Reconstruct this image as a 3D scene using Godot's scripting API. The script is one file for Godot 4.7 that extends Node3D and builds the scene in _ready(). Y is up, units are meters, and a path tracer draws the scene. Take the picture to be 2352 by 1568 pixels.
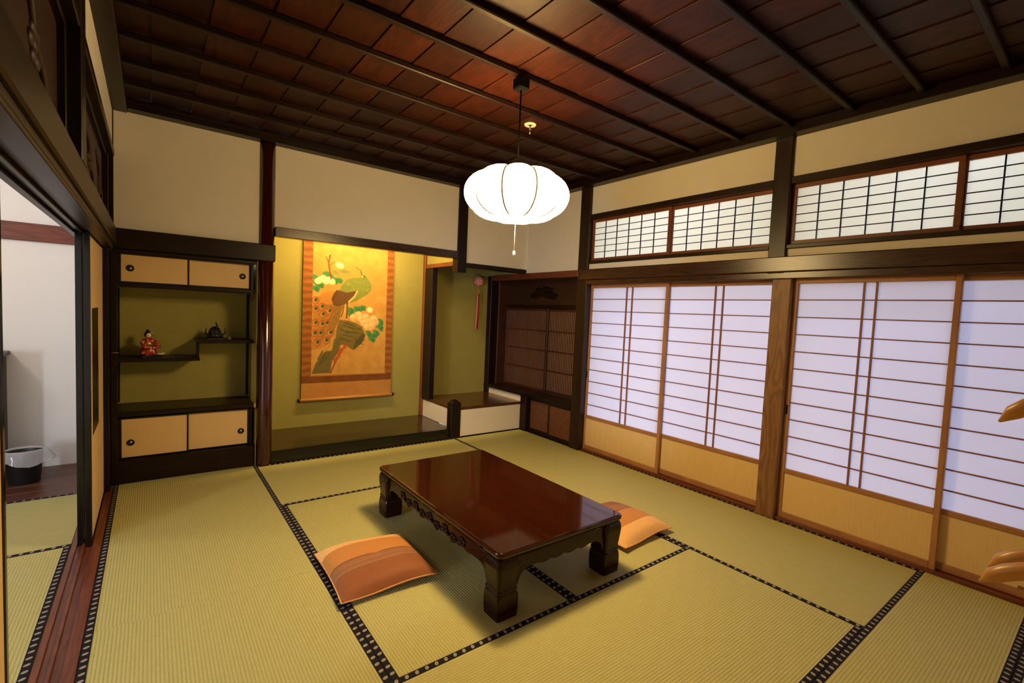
extends Node3D
# A tatami room with an alcove, shoji along one wall and a paper lantern over a low table. y up, metres.
# x = 0 fusuma wall, x = 3.86 shoji wall, z = 0 front plane of the alcoves, z = 4.82 wall behind the camera.

var M := {}
var taken := {}
var cache := {}
var rng := RandomNumberGenerator.new()

const WARM := Color(1.0, 0.845, 0.56)

func _ready() -> void:
	rng.seed = 20240611
	setup_camera_and_light()
	make_materials()
	build_floor()
	build_ceiling()
	build_wall_back()
	build_wall_right()
	build_wall_left()
	build_outside()
	build_alcove()
	build_display_recess()
	build_step_alcove()
	build_writing_bay()
	build_shoji()
	build_side_room()
	build_lantern()
	build_table()
	build_cushions()
	build_small_things()

# ------------------------------------------------------------------ camera, sky, exposure, large lights
func setup_camera_and_light() -> void:
	var cam := Camera3D.new()
	cam.name = "camera"
	add_child(cam)
	var right := Vector3(0.79571206, 0.04431239, 0.60405193)
	var up := Vector3(0.00011971, 0.99730855, -0.07331882)
	var fwd := Vector3(0.60567508, -0.05841298, -0.79356513)
	cam.transform = Transform3D(Basis(right, up, -fwd), Vector3(0.2245, 1.4217, 4.5418))
	cam.keep_aspect = Camera3D.KEEP_HEIGHT
	cam.fov = 71.55
	cam.near = 0.02
	cam.far = 100.0
	cam.current = true
	var we := WorldEnvironment.new()
	we.name = "world_environment"
	var env := Environment.new()
	var sm := ProceduralSkyMaterial.new()
	sm.sky_top_color = Color(0.80, 0.835, 0.88)
	sm.sky_horizon_color = Color(0.88, 0.885, 0.90)
	sm.ground_bottom_color = Color(0.30, 0.31, 0.30)
	sm.ground_horizon_color = Color(0.42, 0.43, 0.43)
	sm.sky_energy_multiplier = 2.35
	sm.ground_energy_multiplier = 0.5
	var sky := Sky.new()
	sky.sky_material = sm
	env.background_mode = Environment.BG_SKY
	env.sky = sky
	env.tonemap_mode = Environment.TONE_MAPPER_LINEAR
	env.tonemap_exposure = 1.0
	env.sdfgi_enabled = true
	env.ssao_enabled = true
	env.ssil_enabled = true
	we.environment = env
	add_child(we)

# ------------------------------------------------------------------ naming and tagging
func numbered(n: String) -> String:
	if not taken.has(n):
		taken[n] = 0
		return n
	taken[n] += 1
	return "%s_%03d" % [n, taken[n]]

func tag(o: Node3D, label: String, category: String, group := "", kind := "") -> void:
	if label != "":
		o.set_meta("label", label)
	if category != "":
		o.set_meta("category", category)
	if group != "":
		o.set_meta("group", group)
	if kind != "":
		o.set_meta("kind", kind)

func thing(called: String, label: String, category: String, at := Vector3.ZERO, turn := 0.0, group := "", kind := "") -> Node3D:
	var o := Node3D.new()
	o.name = numbered(called)
	add_child(o)
	o.position = at
	o.rotation.y = turn
	tag(o, label, category, group, kind)
	return o

func part(called: String, mesh: Mesh, mat: Material, parent: Node3D, at := Vector3.ZERO, rot := Vector3.ZERO) -> MeshInstance3D:
	var m := MeshInstance3D.new()
	m.name = called
	m.mesh = mesh
	m.material_override = mat
	m.cast_shadow = GeometryInstance3D.SHADOW_CASTING_SETTING_ON
	parent.add_child(m, true)
	m.position = at
	m.rotation = rot
	return m

func single(called: String, mesh: Mesh, mat: Material, label: String, category: String, at := Vector3.ZERO, group := "", kind := "") -> MeshInstance3D:
	var m := part(numbered(called), mesh, mat, self, at)
	tag(m, label, category, group, kind)
	return m

# a box part given by its two corners
func bar(called: String, lo: Vector3, hi: Vector3, mat: Material, parent: Node3D, bevel := 0.003, grain := -1, variant := 0) -> MeshInstance3D:
	return part(called, box_mesh(hi - lo, bevel, grain, variant), mat, parent, (lo + hi) * 0.5)

func trim(lo: Vector3, hi: Vector3, mat: Material, label: String, category := "beam", bevel := 0.004, grain := -1) -> MeshInstance3D:
	taken["trim"] = taken.get("trim", 0) + 1
	var m := part("trim_%d" % taken["trim"], box_mesh(hi - lo, bevel, grain, taken["trim"]), mat, self, (lo + hi) * 0.5)
	tag(m, label, category, "", "structure")
	return m

func structure(called: String, label: String, category: String) -> Node3D:
	return thing(called, label, category, Vector3.ZERO, 0.0, "", "structure")

# ------------------------------------------------------------------ mesh helpers
func tri(st: SurfaceTool, a: Vector3, b: Vector3, c: Vector3, n: Vector3, ua: Vector2, ub: Vector2, uc: Vector2) -> void:
	if (b - a).cross(c - a).dot(n) > 0.0:
		var t := b
		b = c
		c = t
		var tu := ub
		ub = uc
		uc = tu
	for k in 3:
		st.set_normal(n)
		st.set_uv([ua, ub, uc][k])
		st.add_vertex([a, b, c][k])

func grain_uv(p: Vector3, n: Vector3, g: int, off: Vector2) -> Vector2:
	var a := 0
	if absf(n.y) > absf(n[a]) + 0.01:
		a = 1
	if absf(n.z) > absf(n[a]) + 0.01:
		a = 2
	if a == g:
		return Vector2(p[(g + 1) % 3], p[(g + 2) % 3]) + off
	return Vector2(p[3 - a - g], p[g]) + off

func box_mesh(s: Vector3, bevel := 0.003, g := -1, variant := 0) -> ArrayMesh:
	var key := "%.4f %.4f %.4f %.4f %d %d" % [s.x, s.y, s.z, bevel, g, variant]
	if cache.has(key):
		return cache[key]
	var st := SurfaceTool.new()
	st.begin(Mesh.PRIMITIVE_TRIANGLES)
	add_box(st, Vector3.ZERO, s, bevel, g)
	cache[key] = st.commit()
	return cache[key]

func add_box(st: SurfaceTool, c: Vector3, s: Vector3, bevel := 0.003, g := -1) -> void:
	var h := s * 0.5
	var b := minf(bevel, 0.4 * minf(h.x, minf(h.y, h.z)) * 2.0)
	if g < 0:
		g = 0
		if s.y > s[g]:
			g = 1
		if s.z > s[g]:
			g = 2
	var off := Vector2(rng.randf() * 5.0, rng.randf() * 5.0)
	for a in 3:
		var u := (a + 1) % 3
		var v := (a + 2) % 3
		for sg in [-1.0, 1.0]:
			var n := Vector3.ZERO
			n[a] = sg
			var q := []
			for e in [[-1, -1], [1, -1], [1, 1], [-1, 1]]:
				var p := Vector3.ZERO
				p[a] = sg * h[a]
				p[u] = e[0] * (h[u] - b)
				p[v] = e[1] * (h[v] - b)
				q.append(p)
			quad(st, q[0] + c, q[1] + c, q[2] + c, q[3] + c, n, g, off)
	if b <= 0.0:
		return
	for a in 3:
		var u := (a + 1) % 3
		var w := (a + 2) % 3
		for sa in [-1.0, 1.0]:
			for su in [-1.0, 1.0]:
				var n := Vector3.ZERO
				n[a] = sa
				n[u] = su
				n = n.normalized()
				var q := []
				for e in [[0, -1], [0, 1], [1, 1], [1, -1]]:
					var p := Vector3.ZERO
					p[a] = sa * (h[a] - (b if e[0] == 1 else 0.0))
					p[u] = su * (h[u] - (0.0 if e[0] == 1 else b))
					p[w] = e[1] * (h[w] - b)
					q.append(p + c)
				quad(st, q[0], q[1], q[2], q[3], n, g, off)
	for sx in [-1.0, 1.0]:
		for sy in [-1.0, 1.0]:
			for sz in [-1.0, 1.0]:
				var n := Vector3(sx, sy, sz).normalized()
				var p0 := c + Vector3(sx * h.x, sy * (h.y - b), sz * (h.z - b))
				var p1 := c + Vector3(sx * (h.x - b), sy * h.y, sz * (h.z - b))
				var p2 := c + Vector3(sx * (h.x - b), sy * (h.y - b), sz * h.z)
				tri(st, p0, p1, p2, n, grain_uv(p0, n, g, off), grain_uv(p1, n, g, off), grain_uv(p2, n, g, off))

func quad(st: SurfaceTool, a: Vector3, b: Vector3, c: Vector3, d: Vector3, n: Vector3, g: int, off: Vector2) -> void:
	var ua := grain_uv(a, n, g, off)
	var ub := grain_uv(b, n, g, off)
	var uc := grain_uv(c, n, g, off)
	var ud := grain_uv(d, n, g, off)
	tri(st, a, b, c, n, ua, ub, uc)
	tri(st, a, c, d, n, ua, uc, ud)

# rows of points joined to a smooth surface; every row has the same length
func grid_mesh(rows: Array, wrap := false, flat_uv := false) -> ArrayMesh:
	var st := SurfaceTool.new()
	st.begin(Mesh.PRIMITIVE_TRIANGLES)
	add_grid(st, rows, wrap, flat_uv)
	st.generate_normals()
	return st.commit()

func add_grid(st: SurfaceTool, rows: Array, wrap := false, flat_uv := false) -> void:
	var nr := rows.size()
	var nc: int = rows[0].size()
	var mid := Vector3.ZERO
	for r in rows:
		for p in r:
			mid += p
	mid /= float(nr * nc)
	var vol := 0.0
	var last := nc if wrap else nc - 1
	for i in nr - 1:
		for j in last:
			var a: Vector3 = rows[i][j]
			var b: Vector3 = rows[i][(j + 1) % nc]
			var c: Vector3 = rows[i + 1][(j + 1) % nc]
			vol += (b - a).cross(c - a).dot(a - mid)
	var flip := vol > 0.0
	for i in nr - 1:
		for j in last:
			var k := (j + 1) % nc
			var q := [rows[i][j], rows[i][k], rows[i + 1][k], rows[i + 1][j]]
			var fu := 1.0 / float(last)
			var fv := 1.0 / float(nr - 1)
			var uv := [Vector2(j * fu, i * fv), Vector2((j + 1) * fu, i * fv), Vector2((j + 1) * fu, (i + 1) * fv), Vector2(j * fu, (i + 1) * fv)]
			if flat_uv:
				for e in 4:
					uv[e] = Vector2(q[e].x, q[e].z)
			for t in ([[0, 2, 1], [0, 3, 2]] if flip else [[0, 1, 2], [0, 2, 3]]):
				for e in t:
					st.set_uv(uv[e])
					st.add_vertex(q[e])

# profile: array of Vector2(radius, height)
func lathe_rows(profile: Array, seg := 24, squash := Vector2.ONE) -> Array:
	var rows := []
	for p in profile:
		var r := []
		for j in seg:
			var t := TAU * j / seg
			r.append(Vector3(cos(t) * p.x * squash.x, p.y, sin(t) * p.x * squash.y))
		rows.append(r)
	return rows

func lathe(profile: Array, seg := 24, squash := Vector2.ONE) -> ArrayMesh:
	return grid_mesh(lathe_rows(profile, seg, squash), true)

func ball(r: Vector3, seg := 16, at := Vector3.ZERO) -> ArrayMesh:
	return grid_mesh(ball_rows(r, seg, at), true)

func ball_rows(r: Vector3, seg := 16, at := Vector3.ZERO) -> Array:
	var rows := []
	var half := seg / 2
	for i in half + 1:
		var f := PI * i / half
		var row := []
		for j in seg:
			var t := TAU * j / seg
			row.append(at + Vector3(cos(t) * sin(f) * r.x, cos(f) * r.y, sin(t) * sin(f) * r.z))
		rows.append(row)
	return rows

# a tube along points; radius may be a number or an array of Vector2 (two half-widths)
func tube_rows(pts: Array, radii, seg := 8) -> Array:
	var rows := []
	var side := Vector3.ZERO
	for i in pts.size():
		var d: Vector3 = (pts[mini(i + 1, pts.size() - 1)] - pts[maxi(i - 1, 0)]).normalized()
		if i == 0:
			side = d.cross(Vector3.UP)
			if side.length() < 0.1:
				side = d.cross(Vector3.RIGHT)
		side = (side - d * side.dot(d)).normalized()
		var other := d.cross(side)
		var r := Vector2.ONE * 0.01
		if radii is Array:
			r = radii[i]
		else:
			r = Vector2.ONE * float(radii)
		var row := []
		for j in seg:
			var t := TAU * j / seg
			row.append(pts[i] + side * cos(t) * r.x + other * sin(t) * r.y)
		rows.append(row)
	var lo := []
	var hi := []
	for j in seg:
		lo.append(pts[0])
		hi.append(pts[pts.size() - 1])
	rows.push_front(lo)
	rows.push_back(hi)
	return rows

func tube(pts: Array, radii, seg := 8) -> ArrayMesh:
	return grid_mesh(tube_rows(pts, radii, seg), true)

# loops of a rounded rectangle: levels of [half x, half z, corner radius, y], optional centre shift
func rounded_rows(levels: Array, cseg := 4) -> Array:
	var rows := []
	for l in levels:
		var r: float = minf(l[2], minf(l[0], l[1]))
		var row := []
		for q in 4:
			var cx: float = (l[0] - r) * [1, -1, -1, 1][q]
			var cz: float = (l[1] - r) * [1, 1, -1, -1][q]
			for k in cseg + 1:
				var t := PI * 0.5 * (q + float(k) / cseg)
				row.append(Vector3(cx + cos(t) * r, l[3], cz + sin(t) * r))
		rows.append(row)
	var first := []
	var last := []
	for j in rows[0].size():
		first.append(Vector3(0, levels[0][3], 0))
		last.append(Vector3(0, levels[levels.size() - 1][3], 0))
	rows.push_front(first)
	rows.push_back(last)
	return rows

# flat-shaded loft, so that square edges stay crisp
func loft(rows: Array, g: int) -> ArrayMesh:
	var st := SurfaceTool.new()
	st.begin(Mesh.PRIMITIVE_TRIANGLES)
	var off := Vector2(rng.randf(), rng.randf())
	var nc: int = rows[0].size()
	var mid := Vector3.ZERO
	for r in rows:
		for p in r:
			mid += p
	mid /= float(rows.size() * nc)
	for i in rows.size() - 1:
		for j in nc:
			var k := (j + 1) % nc
			var a: Vector3 = rows[i][j]
			var b: Vector3 = rows[i][k]
			var c: Vector3 = rows[i + 1][k]
			var d: Vector3 = rows[i + 1][j]
			var n := (c - a).cross(d - b)
			if n.length() < 1e-9:
				continue
			n = n.normalized()
			if n.dot((a + c) * 0.5 - mid) < 0.0:
				n = -n
			if absf(n.y) < 0.7 and Vector2(n.x, n.z).dot(Vector2((a + c).x * 0.5 - mid.x, (a + c).z * 0.5 - mid.z)) < 0.0:
				n = -n
			quad(st, a, b, c, d, n, g, off)
	return st.commit()

# ------------------------------------------------------------------ materials
func noise_bytes(w: int, h: int, freq: float, octaves: int, sd: int, warp := 0.0) -> PackedByteArray:
	var n := FastNoiseLite.new()
	n.seed = sd
	n.noise_type = FastNoiseLite.TYPE_SIMPLEX_SMOOTH
	n.frequency = freq
	n.fractal_octaves = octaves
	if warp > 0.0:
		n.domain_warp_enabled = true
		n.domain_warp_amplitude = warp
		n.domain_warp_frequency = freq * 0.7
	var im := n.get_seamless_image(w, h, false, false, 0.12)
	im.convert(Image.FORMAT_L8)
	return im.get_data()

func ramp_texture(w: int, h: int, v: PackedFloat32Array, a: Color, b: Color) -> ImageTexture:
	var out := PackedByteArray()
	out.resize(w * h * 3)
	for i in w * h:
		var c := a.lerp(b, clampf(v[i], 0.0, 1.0))
		out[i * 3] = int(c.r * 255.0)
		out[i * 3 + 1] = int(c.g * 255.0)
		out[i * 3 + 2] = int(c.b * 255.0)
	var im := Image.create_from_data(w, h, false, Image.FORMAT_RGB8, out)
	im.generate_mipmaps()
	return ImageTexture.create_from_image(im)

func rgb(r: int, g: int, b: int) -> Color:
	return Color(r / 255.0, g / 255.0, b / 255.0)

# wood: coarse figure and fine fibres, stretched along v by the uv scale
func wood_texture(a: Color, b: Color, sd: int, rings := 3.0, fine := 0.35) -> ImageTexture:
	var w := 256
	var h := 256
	var n1 := noise_bytes(w, h, 0.008, 3, sd, 12.0)
	var n2 := noise_bytes(w, h, 0.09, 2, sd + 7)
	var v := PackedFloat32Array()
	v.resize(w * h)
	for i in w * h:
		var ring := 0.5 + 0.5 * sin(n1[i] / 255.0 * rings * TAU)
		v[i] = (1.0 - fine) * (0.35 * n1[i] / 255.0 + 0.65 * ring) + fine * n2[i] / 255.0
	return ramp_texture(w, h, v, a, b)

func flat(c: Color, rough: float, metal := 0.0, spec := 0.5) -> StandardMaterial3D:
	var m := StandardMaterial3D.new()
	m.albedo_color = c
	m.roughness = rough
	m.metallic = metal
	m.metallic_specular = spec
	return m

func textured(t: Texture2D, rough: float, su: float, sv: float, spec := 0.5) -> StandardMaterial3D:
	var m := flat(Color.WHITE, rough, 0.0, spec)
	m.albedo_texture = t
	m.uv1_scale = Vector3(su, sv, 1)
	return m

func wood(called: String, a: Color, b: Color, sd: int, rough: float, rings := 3.0, fine := 0.35, su := 2.6, sv := 0.36, spec := 0.5) -> void:
	M[called] = textured(wood_texture(a, b, sd, rings, fine), rough, su, sv, spec)

func plaster(called: String, c: Color, sd: int, amount: float) -> void:
	var w := 256
	var n1 := noise_bytes(w, w, 0.16, 3, sd)
	var n2 := noise_bytes(w, w, 0.012, 3, sd + 1)
	var v := PackedFloat32Array()
	v.resize(w * w)
	for i in w * w:
		v[i] = 0.6 * n1[i] / 255.0 + 0.4 * n2[i] / 255.0
	var m := textured(ramp_texture(w, w, v, c.darkened(amount), c.lightened(amount * 0.6)), 0.95, 1.6, 1.6, 0.25)
	M[called] = m

func make_materials() -> void:
	wood("dark_wood", rgb(20, 10, 7), rgb(36, 19, 13), 11, 0.36, 3.0, 0.35, 2.6, 0.36, 0.35)
	wood("post_wood", rgb(32, 20, 13), rgb(52, 34, 22), 12, 0.36, 2.0, 0.35, 2.6, 0.36, 0.38)
	wood("beam_wood", rgb(42, 22, 13), rgb(74, 43, 25), 13, 0.27, 4.0)
	wood("pale_post_wood", rgb(96, 64, 38), rgb(148, 106, 66), 14, 0.5, 4.0)
	wood("shoji_wood", rgb(148, 100, 62), rgb(180, 128, 84), 15, 0.5, 2.0)
	wood("transom_wood", rgb(104, 54, 28), rgb(136, 76, 42), 16, 0.45, 2.0)
	wood("straw_panel", rgb(212, 178, 120), rgb(226, 196, 138), 17, 0.5, 1.0, 0.85, 7.0, 0.25)
	wood("sill_wood", rgb(84, 38, 24), rgb(124, 66, 42), 18, 0.32, 4.0)
	wood("door_board_wood", rgb(84, 46, 28), rgb(118, 68, 43), 19, 0.42, 4.0, 0.35, 3.0, 0.8)
	wood("lattice_wood", rgb(70, 40, 25), rgb(92, 55, 36), 20, 0.5, 1.0)
	wood("muntin_wood", rgb(128, 80, 52), rgb(152, 98, 64), 31, 0.5, 1.0)
	wood("bay_wood", rgb(50, 22, 13), rgb(78, 38, 23), 32, 0.4, 3.0)
	wood("toko_board", rgb(46, 36, 20), rgb(66, 54, 32), 21, 0.16, 4.0)
	wood("step_board", rgb(62, 36, 20), rgb(98, 62, 36), 22, 0.2, 4.0)
	wood("table_top_wood", rgb(42, 15, 6), rgb(60, 24, 9), 23, 0.06, 1.5, 0.6, 3.0, 0.3)
	wood("table_wood", rgb(28, 11, 6), rgb(46, 20, 11), 24, 0.18, 3.0, 0.35, 2.6, 0.36, 0.35)
	wood("carved_wood", rgb(36, 18, 9), rgb(64, 33, 17), 25, 0.5, 5.0, 0.3, 2.0, 0.6)
	wood("hanger_wood", rgb(186, 128, 56), rgb(206, 150, 74), 26, 0.35, 2.0)
	wood("side_floor_wood", rgb(70, 38, 26), rgb(104, 62, 44), 27, 0.35, 3.0)
	var board_tones := [[rgb(30, 11, 5), rgb(56, 22, 9)], [rgb(34, 12, 5), rgb(68, 27, 11)], [rgb(26, 10, 5), rgb(50, 20, 8)], [rgb(36, 13, 6), rgb(62, 25, 10)]]
	for k in 4:
		wood("ceiling_wood_%d" % k, board_tones[k][0], board_tones[k][1], 40 + k * 3, 0.46, 6.0, 0.25, 2.4, 0.34, 0.28)
	wood("batten_wood", rgb(22, 11, 7), rgb(38, 20, 13), 60, 0.4, 3.0, 0.35, 2.6, 0.36, 0.3)
	M.column_lacquer = flat(rgb(58, 17, 13), 0.16)
	M.column_lacquer.clearcoat_enabled = true
	M.column_lacquer.clearcoat = 0.6
	M.column_lacquer.clearcoat_roughness = 0.12
	M.black_lacquer = flat(rgb(14, 12, 12), 0.16)
	M.black_plastic = flat(rgb(22, 22, 23), 0.42)
	M.cord = flat(rgb(8, 7, 7), 0.9, 0.0, 0.1)
	M.socket = flat(rgb(7, 7, 7), 0.6, 0.0, 0.2)
	M.brass = flat(rgb(176, 128, 58), 0.32, 0.9)
	M.steel = flat(rgb(150, 150, 148), 0.35, 0.9)
	M.dark_metal = flat(rgb(40, 36, 32), 0.4, 0.7)
	M.cream_metal = flat(rgb(226, 214, 184), 0.45)
	plaster("plaster_white", rgb(228, 219, 203), 71, 0.035)
	plaster("plaster_cool", rgb(232, 228, 224), 77, 0.02)
	plaster("plaster_olive", rgb(160, 151, 84), 73, 0.05)
	plaster("fusuma_paper", rgb(224, 190, 136), 75, 0.03)
	plaster("panel_white", rgb(234, 222, 202), 81, 0.02)
	plaster("ground_soil", rgb(120, 114, 100), 83, 0.1)
	M.door_paper = flat(rgb(222, 222, 234), 0.9, 0.0, 0.2)
	M.door_paper.backlight_enabled = true
	M.door_paper.backlight = Color(0.9, 0.9, 0.96)
	M.transom_paper = flat(rgb(236, 234, 222), 0.9, 0.0, 0.2)
	M.transom_paper.backlight_enabled = true
	M.transom_paper.backlight = Color(0.95, 0.95, 0.92)
	M.bay_paper = flat(rgb(206, 172, 142), 0.9, 0.0, 0.2)
	M.bay_paper.backlight_enabled = true
	M.bay_paper.backlight = Color(0.5, 0.41, 0.34)
	M.tatami = tatami_material()
	M.tatami_border = border_material()
	var shade := flat(rgb(250, 240, 220), 0.8)
	shade.emission_enabled = true
	shade.emission = WARM
	shade.emission_energy_multiplier = 33.0
	M.lantern_paper = shade
	var glow := flat(rgb(250, 240, 215), 0.6)
	glow.emission_enabled = true
	glow.emission = Color(1.0, 0.84, 0.56)
	glow.emission_energy_multiplier = 6.0
	M.tube_glow = glow
	var cool := flat(rgb(240, 244, 250), 0.6)
	cool.emission_enabled = true
	cool.emission = Color(0.84, 0.9, 1.0)
	cool.emission_energy_multiplier = 3.0
	M.cool_glow = cool
	var bag := flat(Color(0.92, 0.92, 0.95, 0.34), 0.18)
	bag.transparency = BaseMaterial3D.TRANSPARENCY_ALPHA
	bag.cull_mode = BaseMaterial3D.CULL_DISABLED
	M.bag = bag

# woven rush: ridges 13 mm apart running along v, with fine stalks across them
func tatami_material() -> StandardMaterial3D:
	var w := 128
	var h := 256
	var n1 := noise_bytes(w, h, 0.11, 2, 91)
	var n2 := noise_bytes(w, h, 0.015, 3, 92)
	var v := PackedFloat32Array()
	v.resize(w * h)
	var bump := Image.create(w, h, false, Image.FORMAT_L8)
	for y in h:
		for x in w:
			var ridge := absf(sin(PI * x * 8.0 / w))
			var stalk := 0.5 + 0.5 * sin(TAU * (y * 64.0 / h + floorf(x * 8.0 / w) * 0.5))
			var i := y * w + x
			v[i] = 0.42 * pow(ridge, 0.5) + 0.14 * stalk + 0.34 * n1[i] / 255.0 + 0.08 * n2[i] / 255.0
			var b := 0.8 * pow(ridge, 0.6) + 0.2 * stalk
			bump.set_pixel(x, y, Color(b, b, b))
	var m := textured(ramp_texture(w, h, v, rgb(150, 144, 84), rgb(208, 202, 140)), 0.62, 1.0 / 0.104, 1.0 / 0.208, 0.4)
	bump.bump_map_to_normal_map(3.0)
	bump.generate_mipmaps()
	m.normal_enabled = true
	m.normal_texture = ImageTexture.create_from_image(bump)
	m.normal_scale = 0.8
	return m

# woven edging: a row of pale tilted ovals on blue-black cloth
func border_material() -> StandardMaterial3D:
	var w := 64
	var h := 96
	var im := Image.create(w, h, false, Image.FORMAT_RGB8)
	var n := noise_bytes(w, h, 0.2, 2, 95)
	for y in h:
		for x in w:
			var p := Vector2((x + 0.5) / w - 0.5, ((y + 0.5) / h - 0.5) * 1.45).rotated(0.42)
			var q := Vector2(p.x / 0.37, p.y / 0.25).length()
			var weave := 0.82 + 0.36 * n[y * w + x] / 255.0
			var c := rgb(26, 23, 33)
			if q < 1.0:
				c = rgb(158, 150, 142)
				if absf(p.y) < 0.02 and q < 0.72:
					c = rgb(120, 110, 104)
			im.set_pixel(x, y, Color(c.r * weave, c.g * weave, c.b * weave))
	im.generate_mipmaps()
	return textured(ImageTexture.create_from_image(im), 0.8, 1.0, 1.0, 0.3)

# ------------------------------------------------------------------ floor and tatami
func border_mesh(length: float, along_x: bool) -> ArrayMesh:
	var key := "border %.3f %s" % [length, along_x]
	if cache.has(key):
		return cache[key]
	var st := SurfaceTool.new()
	st.begin(Mesh.PRIMITIVE_TRIANGLES)
	var hl := length * 0.5
	var hw := 0.0148
	var prof := [Vector2(-hw, -0.004), Vector2(-hw, 0.0005), Vector2(-hw + 0.002, 0.0016), Vector2(hw - 0.002, 0.0016), Vector2(hw, 0.0005), Vector2(hw, -0.004)]
	for k in 5:
		var a: Vector2 = prof[k]
		var b: Vector2 = prof[k + 1]
		var n2 := Vector2(-(b - a).y, (b - a).x).normalized()
		var n := Vector3(n2.x, n2.y, 0)
		var q := [Vector3(a.x, a.y, -hl), Vector3(b.x, b.y, -hl), Vector3(b.x, b.y, hl), Vector3(a.x, a.y, hl)]
		var uv := []
		for p in q:
			uv.append(Vector2((p.x + hw) / (2.0 * hw), p.z / 0.043))
		if along_x:
			n = Vector3(n.z, n.y, n.x)
			for e in 4:
				q[e] = Vector3(q[e].z, q[e].y, q[e].x)
		tri(st, q[0], q[1], q[2], n, uv[0], uv[1], uv[2])
		tri(st, q[0], q[2], q[3], n, uv[0], uv[2], uv[3])
	cache[key] = st.commit()
	return cache[key]

func tatami(x0: float, x1: float, z0: float, z1: float, along_x: bool, label: String, group := "tatami mats of the main room") -> void:
	var gap := 0.0012
	var t := thing("tatami_mat", label, "tatami mat", Vector3((x0 + x1) * 0.5, 0.0, (z0 + z1) * 0.5), 0.0, group)
	var sx := x1 - x0 - gap
	var sz := z1 - z0 - gap
	part("rush_surface", box_mesh(Vector3(sx, 0.05, sz), 0.0015, 0 if along_x else 2, taken["tatami_mat"]), M.tatami, t, Vector3(0, -0.025, 0))
	for s in [-1.0, 1.0]:
		if along_x:
			part("cloth_border", border_mesh(sx, true), M.tatami_border, t, Vector3(0, 0.0002, s * (sz * 0.5 - 0.0148)))
		else:
			part("cloth_border", border_mesh(sz, false), M.tatami_border, t, Vector3(s * (sx * 0.5 - 0.0148), 0.0002, 0))

func build_floor() -> void:
	single("floor", box_mesh(Vector3(4.2, 0.06, 5.8), 0.0, 2), M.dark_wood, "wooden subfloor under the tatami mats", "floor", Vector3(1.9, -0.0815, 2.0), "", "structure")
	tatami(0.0, 0.957, -0.018, 1.97, false, "tatami mat in front of the shelf recess with the doll")
	tatami(0.0, 0.957, 1.97, 3.86, false, "tatami mat along the wooden sill, second from the shelf recess")
	tatami(0.957, 2.915, 0.009, 1.005, true, "tatami mat lying crosswise in front of the scroll alcove")
	tatami(0.957, 1.92, 1.005, 2.92, false, "tatami mat under the striped cushion and the carved table edge")
	tatami(1.92, 2.915, 1.005, 2.92, false, "tatami mat mostly hidden under the low table, toward the shoji")
	tatami(2.915, 3.885, 0.018, 1.965, false, "tatami mat beside the latticed writing bay and white step")
	tatami(2.915, 3.885, 1.965, 3.86, false, "tatami mat along the paper sliding doors, nearer the hangers")
	tatami(0.957, 2.915, 2.92, 3.86, true, "wide tatami mat lying crosswise in front of the table's thick leg")
	tatami(1.92, 3.885, 3.86, 4.335, true, "narrow tatami mat in the corner below the wooden hangers")
	tatami(0.0, 1.92, 3.86, 4.335, true, "narrow tatami mat by the sill, in the corner near the camera")
	tatami(0.0, 3.885, 4.335, 4.81, true, "narrow tatami mat along the wall behind the clothes rack")
	# grooved threshold of the fusuma wall
	var s := structure("trim_sill", "reddish wooden threshold with door grooves between two tatami rooms", "threshold")
	bar("rail", Vector3(-0.137, -0.05, 0.0), Vector3(-0.002, -0.008, 4.82), M.sill_wood, s, 0.002)
	for r in [[-0.137, -0.112], [-0.090, -0.075], [-0.045, -0.002]]:
		bar("ridge", Vector3(r[0], -0.008, 0.0), Vector3(r[1], 0.001, 4.82), M.sill_wood, s, 0.002, 2, int(r[0] * 1000))
	# grooved threshold of the shoji wall
	var q := structure("trim_sill", "brown wooden threshold under the paper sliding doors", "threshold")
	for b in [[1.03, 2.90], [3.03, 4.82]]:
		bar("rail", Vector3(3.886, -0.05, b[0]), Vector3(4.02, 0.012, b[1]), M.sill_wood, q, 0.003)
		for r in [[3.886, 3.912], [3.946, 3.952], [3.986, 4.02]]:
			bar("ridge", Vector3(r[0], 0.012, b[0]), Vector3(r[1], 0.02, b[1]), M.sill_wood, q, 0.002)

# ------------------------------------------------------------------ ceiling
func build_ceiling() -> void:
	var c := structure("ceiling", "dark reddish board ceiling with thin battens", "ceiling")
	bar("backing", Vector3(-0.16, 2.86, -0.02), Vector3(4.05, 2.92, 4.95), M.dark_wood, c, 0.0)
	for k in 17:
		var x0 := -0.014 + 0.2395 * k
		var b := part("ceiling_board", box_mesh(Vector3(0.246, 0.010, 4.83), 0.002, 2, k), M["ceiling_wood_%d" % [0, 2, 1, 3, 0, 1, 2, 3, 1, 0, 3, 2, 0, 1, 3, 2, 1][k]], c, Vector3(x0 + 0.12, 2.839, 2.41))
		b.rotation.z = 0.03
	for z in [0.10, 0.46, 0.82, 1.18, 1.54, 1.90, 2.268, 2.63, 2.99, 3.355, 3.70, 4.04, 4.40, 4.75]:
		bar("batten", Vector3(0.05, 2.795, z - 0.017), Vector3(3.80, 2.829, z + 0.017), M.batten_wood, c, 0.005, 0, int(z * 100))
	trim(Vector3(3.765, 2.762, 0.0), Vector3(3.90, 2.83, 4.82), M.dark_wood, "dark cornice beam between ceiling and shoji wall", "cornice")
	trim(Vector3(-0.03, 2.75, 0.0), Vector3(0.085, 2.83, 4.82), M.dark_wood, "dark cornice beam between ceiling and sliding-door wall", "cornice")
	trim(Vector3(0.085, 2.762, -0.05), Vector3(3.765, 2.83, 0.09), M.dark_wood, "dark cornice beam between ceiling and alcove wall", "cornice")

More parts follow.
